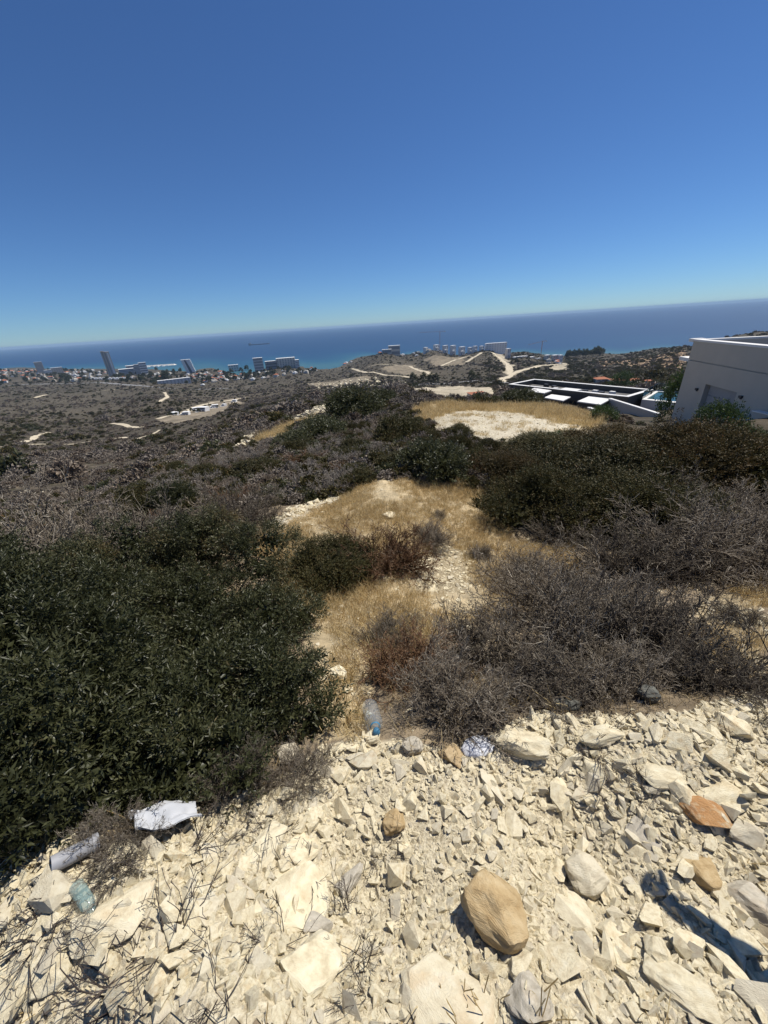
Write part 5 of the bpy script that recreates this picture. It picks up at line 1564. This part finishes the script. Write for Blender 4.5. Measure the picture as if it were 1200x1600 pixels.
# trees of the town and the dark grove behind the building site
def tree_mesh(seed, mat, tall=1.0):
    g = np.random.default_rng(seed)
    lb = [(x*.6, y*.6, 1.0*tall+z*.5*tall, .45, .45, .5*tall) for x, y, z in unit(g.normal(size=(9, 3)))*g.uniform(.3, 1, (9, 1))]
    return leafy_mesh('crown', seed, lb, 40, 260, mat, .26, .15, 4, .2, .12)
TREES = [tree_mesh(950+i, M_LENTISK, t) for i, t in enumerate((1.0, 1.3, 1.9))]
TRUNK = MB().lathe([(.10, -.3), (.07, .5), (.04, 1.1)], 6).build('trunk', M_BARK, mesh_only=True)
def tree_at(px, py, s, k, label, group=None, r=None):
    p = hit(px, py) if r is None else far_base(px, py, r)
    o = empty('tree', tuple(p), random.uniform(0, 6)); o.scale = (s, s, s)
    link(bpy.data.objects.new('trunk', TRUNK), o); link(bpy.data.objects.new('crown', TREES[k]), o)
    tag(o, label, 'tree', group)
for k in range(26):
    tree_at(884+k*2.3+random.uniform(-1, 1), 559-.17*k+random.uniform(-.6, .6), random.uniform(7, 10), (2 if k % 3 else 1), 'dark conifer in the shore grove beyond the building site', 'shore grove conifers')
for k in range(16):
    tree_at(262+k*7+random.uniform(-3, 3), 653-k*1.75+random.uniform(-4, 4), random.uniform(1.6, 3.2), k % 2, 'small dark tree planted between the valley villas', 'trees among the valley villas')
tree_at(934, 557, 15, 1, 'tallest dark tree of the shore grove')
for px, py in ((646,600.5), (661,600), (673,600), (737,597), (681,601)):
    tree_at(px, py, 6.5, 2, 'dark cypress-like tree along the highway below the headland', 'highway trees')
for px, py, s in ((245,580,9), (262,583,8), (272,582,8), (322,584,9), (352,588,10), (378,583,11), (386,580,12), (392,586,10)):
    tree_at(px, py, s, 1, 'dark tree among houses between the slanting tower and the hotels', 'town trees')
tp = [far_scatter(1500, 1750, 4200, (6.0, .3, 0), -46, -8, 1.0, 71)]
tz = ground_poly([(0,600),(0,573),(170,582),(260,583),(330,579),(400,576),(480,576),(540,566),(550,572),(480,586),(390,600),(310,606),(200,598)])
q = in_poly(tp[0][0][:, 0], tp[0][0][:, 1], tz) | in_poly(tp[0][0][:, 0], tp[0][0][:, 1], WPOLY)
tw = scatter('town_greenery', TREES[:2], tp[0][0][q], np.column_stack([np.zeros((q.sum(), 2)), ght.uniform(0, 6.28, q.sum())]), tp[0][1][q][:, None]*np.ones((1, 3)), ght.integers(0, 2, q.sum()))
tag(tw, 'mass of dark trees between the town houses', 'trees', kind='stuff')

# ------------------------------------------------------------------ litter on the bank
def plastic(name, col, trans=.0, rough=.35):
    m, N, L, b = new_mat(name)
    n = noise_tex(N, L, 14, 4); r = ramp(N, [(.3, tuple(c*.85 for c in col)), (.7, col)]); L.new(n.outputs['Fac'], r.inputs['Fac'])
    L.new(r.outputs['Color'], b.inputs['Base Color']); b.inputs['Roughness'].default_value = rough
    if trans:
        t = N.new('ShaderNodeBsdfTransparent'); t.inputs['Color'].default_value = (.93, .96, 1, 1)
        mx = N.new('ShaderNodeMixShader'); mx.inputs[0].default_value = trans
        L.new(b.outputs[0], mx.inputs[1]); L.new(t.outputs[0], mx.inputs[2]); L.new(mx.outputs[0], N['Material Output'].inputs['Surface'])
    return m
M_PET = plastic('clear_plastic', (.60, .68, .74), .86, .10)
M_PBLUE = plastic('blue_plastic', (.06, .20, .32), 0, .5)
M_BAG = plastic('white_film', (.66, .67, .70), 0, .55)
M_SHEET = plastic('grey_film', (.50, .505, .51), 0, .6)
M_PIPE = plastic('grey_pipe', (.34, .34, .35), 0, .6)
M_GGLASS = plastic('green_glass', (.42, .60, .56), .6, .1)
def along(a, b, lift=.04):
    """frame at pixel a's ground point looking to pixel b's"""
    pa, pb = Vector(hit(*a)), Vector(hit(*b))
    z = (pb-pa); ln = z.length; z.normalize()
    x = z.cross(Vector((0, 0, 1))).normalized(); y = z.cross(x)
    m = Matrix((x, y, z)).transposed().to_4x4(); m.translation = pa + Vector((0, 0, lift)); return m, ln
mB, ln = along((589,1152), (575,1098), .05)
o = bpy.data.objects.new('plastic_bottle', None); o.matrix_world = mB; COL.objects.link(o); tag(o, 'empty clear plastic bottle with blue cap lying at the rubble edge', 'bottle')
s = max(.24, min(ln, .34)); r_ = s*.135
prof = [(r_*.30, .0), (r_*.30, s*.07), (r_*.42, s*.10), (r_*.95, s*.24), (r_, s*.28)]
for k in range(6): prof += [(r_, s*(.30+k*.11)), (r_*.93, s*(.335+k*.11)), (r_, s*(.37+k*.11))]
prof += [(r_, s*.96), (r_*.8, s)]
MB().lathe(prof, 16).build('body', M_PET, o, True)
MB().lathe([(r_*.36, -.018), (r_*.38, -.016), (r_*.38, .006), (r_*.33, .007)], 14).build('cap', M_PBLUE, o, True)
MB().lathe([(r_*.50, s*.115), (r_*.60, s*.14)], 16, cap=False).build('label_band', M_PBLUE, o, True)

def crumple(name, label, px, py, w, hpx, mat, seed, amp=.35, flat=.5, cat='bag', ang=0):
    g = np.random.default_rng(seed); p = hit(px, py); m_ = mpp(*p); nv = norm_at(p[0], p[1])
    bm = bmesh.new(); bmesh.ops.create_icosphere(bm, subdivisions=4, radius=.5)
    sd = Vector(g.uniform(-9, 9, 3))
    for v in bm.verts:
        k = mnoise.ridged_multi_fractal(v.co*1.9+sd, 1.3, 2.0, 3, 1.0, 2.0)
        v.co *= .78 + amp*(k-1.0)*.22 + .22*mnoise.noise(v.co*2.4+sd)
    me = bpy.data.meshes.new(name); bm.to_mesh(me); bm.free(); me.materials.append(mat)
    o = bpy.data.objects.new(name, me)
    rt = Vector(RIGHT); rt = (rt-nv*rt.dot(nv)).normalized(); up = nv.cross(rt); a = math.radians(ang)
    X = rt*math.cos(a)+up*math.sin(a)
    o.matrix_world = Matrix.Translation(Vector(p)+nv*.25*flat*w*m_) @ Matrix((X, nv.cross(X), nv)).transposed().to_4x4() @ Matrix.Diagonal((w*m_*1.25, hpx*m_*1.3, flat*w*m_, 1))
    link(o); tag(o, label, cat); return o
crumple('plastic_bag', 'crumpled white plastic bag at the foot of the brushwood', 746, 1172, 52, 42, M_BAG, 3, .4, .42)
crumple('dark_bag', 'dark grey crumpled tarp under the thicket edge', 884, 1106, 50, 24, M_DARKST, 8, .4, .5, 'tarp')
# torn plastic sheet
p = hit(250, 1308); m_ = mpp(*p); g = np.random.default_rng(4); nn = 26
U, W_ = np.meshgrid(np.linspace(-.5, .5, nn), np.linspace(-.5, .5, nn))
edge = .10*vnoise(U*5+3, W_*5, 3); UU = U*(1+edge); WW = W_*(1+.3*vnoise(U*4, W_*4+5, 8))
ZZ = .055*fbm(U*2.6, W_*2.0, 5, 3) + .10*np.exp(-((W_-.25*U)**2)/.03) + .02*np.sin(W_*16+U*5)
nv = norm_at(p[0], p[1]); rt = Vector(RIGHT); rt = (rt-nv*rt.dot(nv)).normalized(); up = nv.cross(rt); a = math.radians(42)
X = rt*math.cos(a)+up*math.sin(a); Y = nv.cross(X)
sh = np.array(p)[None] + (UU.ravel()*92*m_)[:, None]*np.array(X) + (WW.ravel()*58*m_)[:, None]*np.array(Y) + (ZZ.ravel()*95*m_ + .07)[:, None]*np.array(nv)
gi_ = np.arange(nn*nn).reshape(nn, nn); shq = np.stack([gi_[:-1, :-1], gi_[:-1, 1:], gi_[1:, 1:], gi_[1:, :-1]], -1).reshape(-1, 4)
th_ = np.array(nv)*.004
shV = np.vstack([sh, sh-th_]); o = np_obj('plastic_sheet', shV, [shq, shq[:, ::-1]+nn*nn], M_SHEET, smooth=True)
tag(o, 'torn white plastic sheet caught under the green bush', 'plastic sheet')
mP, ln = along((90,1364), (128,1344), .05)
o = bpy.data.objects.new('pipe', None); o.matrix_world = mP; COL.objects.link(o); tag(o, 'short hollow grey pipe lying at the green bush foot', 'pipe')
pl_ = .12; pr = .025
MB().lathe([(pr, 0), (pr, pl_), (pr*.86, pl_), (pr*.86, 0), (pr, 0)], 20, cap=False).build('tube', M_PIPE, o, True)
MB().lathe([(pr*1.12, pl_*.86), (pr*1.12, pl_), (pr*1.005, pl_+.002), (pr*1.005, pl_*.86)], 20, cap=False).build('collar', M_PIPE, o, True)
mG, ln = along((124,1388), (142,1416), .03)
o = bpy.data.objects.new('glass_bottle', None); o.matrix_world = mG; COL.objects.link(o); tag(o, 'pale green glass bottle stuck between stones below the pipe', 'bottle')
MB().lathe([(.015, 0), (.019, .006), (.019, .075), (.015, .09), (.008, .11), (.008, .135)], 16).build('body', M_GGLASS, o, True)
MB().lathe([(.010, .128), (.010, .138), (.0085, .139), (.0085, .127)], 14, cap=False).build('lip', M_GGLASS, o, True)

# ------------------------------------------------------------------ dead twigs on the rubble
M_DEAD = leaf_mat('dead_wood', [(0, (.055, .042, .036)), (.5, (.105, .085, .070)), (1, (.20, .17, .14))], .9, 0, .1)
M_STRAWST = leaf_mat('pale_stalk', [(0, (.34, .28, .19)), (1, (.55, .47, .34))], .8, 0, .1)
def dead(seed, n0, kids, mat=M_DEAD, h=.9, r0=.010, tip=.0042):
    return twig_mesh('dead_twigs', seed, n0, kids, mat, h=h, r0=r0, tip=tip)
DT = [dead(600, 9, (3, 2)), dead(601, 6, (3, 2)), dead(602, 12, (3, 1)), dead(603, 5, (4, 2))]
for (lb, px, py, w, k, hs) in [
 ('dead twig plant in front of the grey-white streaked stone', 540, 1440, 150, 0, 1.0), ('dead twig tangle over the broad pale slab', 470, 1370, 170, 2, .6), ('dead twigs sprouting beside the tan slab', 560, 1520, 150, 0, 1.1),
 ('dark dead stem leaning over the tan slab', 570, 1565, 130, 1, 1.2), ('dense dead twig tangle lying on the cream slabs', 260, 1480, 260, 2, .55), ('dead twig tangle at the corner of the rubble', 180, 1570, 300, 2, .6), ('dead twigs over the long cream slab', 60, 1470, 220, 2, .6),
 ('dead twigs between flat stones beside the tangle', 330, 1560, 220, 0, .7), ('fine dead twigs around the torn plastic sheet', 300, 1330, 180, 2, .6), ('fine dead twigs round the pipe', 110, 1390, 220, 2, .6), ('dead twigs growing through gravel near the ochre stone', 590, 1330, 120, 1, .8),
 ('dead twig plant before the white rock at the thicket', 1150, 1165, 120, 3, 1.0), ('dead twigs beside the rust red stone', 1020, 1235, 130, 1, .6), ('dry creeping twigs under the thicket foot', 940, 1180, 170, 2, .5), ('dead twig near the speckled slab', 640, 1450, 90, 3, .7),
 ('dark dead shoots behind the tan slab', 430, 1470, 170, 0, .8), ('dead twigs over the streaked slabs', 420, 1290, 150, 1, .8), ('dry twig fan at the foot of the green bush', 60, 1330, 190, 2, 1.0), ('dead twig at the far stony corner', 1185, 1540, 80, 3, .8)]:
    p = hit(px, py); R = w/2*mpp(*p)
    o = bpy.data.objects.new('dead_twig', DT[k]); o.location = (p[0], p[1], p[2]-.005); o.rotation_euler = (random.uniform(-.1, .1), random.uniform(-.1, .1), random.uniform(0, 6.28)); o.scale = (R, R, R*hs)
    link(o); tag(o, lb, 'twigs')
stalk = twig_mesh('stalk', 640, 3, (2, 2), M_STRAWST, h=2.2, r0=.012, tip=.004)
x, y = hit_above(930, 1060, .12)
o = bpy.data.objects.new('dead_stalk', stalk); o.location = (x, y, hz(x, y)); o.scale = (.22, .22, .30); link(o); tag(o, 'pale dead stalk sticking out of the large grey thorn bush', 'stalk')
x, y = hit_above(765, 1060, .12)
o = bpy.data.objects.new('dead_stalk', stalk); o.location = (x, y, hz(x, y)); o.scale = (.14, .14, .20); o.rotation_euler = (0, 0, 2); link(o); tag(o, 'short pale dead stalk in the dense grey brushwood', 'stalk')

# ------------------------------------------------------------------ the companion whose raised arm throws the shadow on the right
def person():
    S1, S2 = Vector(hit(1012, 1390)), Vector(hit(1192, 1540))
    fist = S1 + SUN*(1.20/SUN.z); elbow = S1.lerp(S2, .50) + SUN*(1.22/SUN.z)
    dirn = (elbow-fist); dirn.z = 0; dirn.normalize()
    sh = elbow + dirn*.27 + Vector((0, 0, .10))
    body = sh + Vector((.16, -.08, 0)); gz = hz(body.x, body.y)
    bx_, by_ = body.x, body.y
    f = Vector((-dirn.x, -dirn.y, 0)); rgt = Vector((f.y, -f.x, 0))     # facing the view, arm ahead
    shz = sh.z
    hgt = 1.72; zs = shz - gz
    base = Vector((bx_, by_, gz))
    def P(a, b, z): return base + rgt*a + f*b + Vector((0, 0, z))
    V = []; E = []; R = []
    def add(p, r, par=None):
        V.append(p); R.append(r); 
        if par is not None: E.append((par, len(V)-1))
        return len(V)-1
    hip = add(P(0, 0, .92), .15); wa = add(P(0, 0, 1.06), .135, hip); ch = add(P(0, .01, 1.25), .16, wa); up = add(P(0, 0, zs+.04), .12, ch)
    nk = add(P(0, .01, zs+.12), .058, up); hd0 = add(P(0, .03, zs+.20), .075, nk); hd1 = add(P(0, .035, zs+.29), .092, hd0); add(P(0, .03, zs+.36), .07, hd1)
    for sgn in (-1, 1):
        th = add(P(.10*sgn, 0, .84), .095, hip); kn = add(P(.11*sgn, .02, .48), .062, th); cf = add(P(.11*sgn, -.01, .30), .056, kn); an = add(P(.11*sgn, -.02, .08), .040, cf)
        hl = add(P(.11*sgn, -.03, .035), .038, an); add(P(.115*sgn, .16, .03), .034, hl)
    # lowered arm on the far side, raised arm ahead
    far_s = add(P(.19, 0, zs), .062, up); e2 = add(P(.24, -.03, zs-.28), .045, far_s); w2 = add(P(.23, .06, zs-.52), .030, e2); h2 = add(P(.225, .09, zs-.60), .034, w2)
    for k in range(4): 
        a = add(P(.225+(.012*(k-1.5)), .11+.008*k, zs-.65), .010, h2); add(P(.220+(.012*(k-1.5)), .11, zs-.69), .008, a)
    tb_ = add(P(.205, .12, zs-.62), .010, h2); add(P(.20, .135, zs-.65), .009, tb_)
    s_i = add(sh, .064, up); e_i = add(elbow, .047, s_i); wr = add(fist + (elbow-fist)*.28, .030, e_i); pm = add(fist + (elbow-fist)*.10, .036, wr)
    d = (fist-elbow).normalized(); sd = d.cross(Vector((0, 0, 1))).normalized()
    for k in range(4):
        a = add(fist + sd*(.0135*(k-1.5)) - d*.02, .011, pm); b_ = add(fist + sd*(.0135*(k-1.5)) + d*.02 - Vector((0, 0, .012)), 0.012, a)
        add(fist + sd*(.0135*(k-1.5)) + d*.008 - Vector((0, 0, .035)), .009, b_)
    t0_ = add(fist + sd*.04 - d*.04, .011, pm); add(fist + sd*.05 + d*.0 - Vector((0, 0, .02)), .009, t0_)
    me = bpy.data.meshes.new('person'); me.from_pydata([tuple(v-base) for v in V], E, [])
    o = bpy.data.objects.new('person', me); o.location = base; link(o)
    sk = o.modifiers.new('skin', 'SKIN'); ss = o.modifiers.new('smooth', 'SUBSURF'); ss.levels = 2; ss.render_levels = 2
    for i, r in enumerate(R): me.skin_vertices[0].data[i].radius = (r, r); me.skin_vertices[0].data[i].use_root = (i == 0)
    dg = bpy.context.evaluated_depsgraph_get(); ev = bpy.data.meshes.new_from_object(o.evaluated_get(dg))
    o.modifiers.clear(); o.data = ev; ev.name = 'person'
    mats = [simple_mat('skin', [(.3, (.42, .26, .18)), (.7, (.48, .31, .22))], 8, .6), simple_mat('navy_shirt', [(.3, (.03, .04, .08)), (.7, (.05, .06, .11))], 30, .9), simple_mat('khaki_trousers', [(.3, (.22, .18, .12)), (.7, (.28, .23, .16))], 30, .9),
            simple_mat('shoe_leather', [(.3, (.05, .04, .03)), (.7, (.09, .07, .05))], 20, .6)]
    for m in mats: ev.materials.append(m)
    for p_ in ev.polygons:
        p_.use_smooth = True
        c = p_.center; w_ = base + c
        z = c.z; fd = (w_-fist).length; arm2 = (w_ - P(.23, .06, zs-.52)).length
        p_.material_index = 3 if z < .075 else 2 if z < .98 and (c - (P(.225, .06, zs-.5)-base)).length > .28 else 1 if z < zs+.085 else 0
        if fd < .36 or (c - (P(.225, .09, zs-.58)-base)).length < .22: p_.material_index = 0
    tag(o, 'person in a dark shirt standing on the rubble with one arm stretched out', 'person')
    hb = bmesh.new(); bmesh.ops.create_icosphere(hb, subdivisions=3, radius=.112)
    for v in list(hb.verts):
        if v.co.z < -.01 and v.co.dot(f) > -.03: hb.verts.remove(v)
    hm_ = bpy.data.meshes.new('hair'); hb.to_mesh(hm_); hb.free(); hm_.materials.append(simple_mat('dark_hair', [(.3, (.02, .015, .012)), (.7, (.04, .03, .025))], 40, .6))
    h = bpy.data.objects.new('hair', hm_); h.parent = o; h.location = P(0, .025, zs+.315)-base; COL.objects.link(h)
    return o
person()
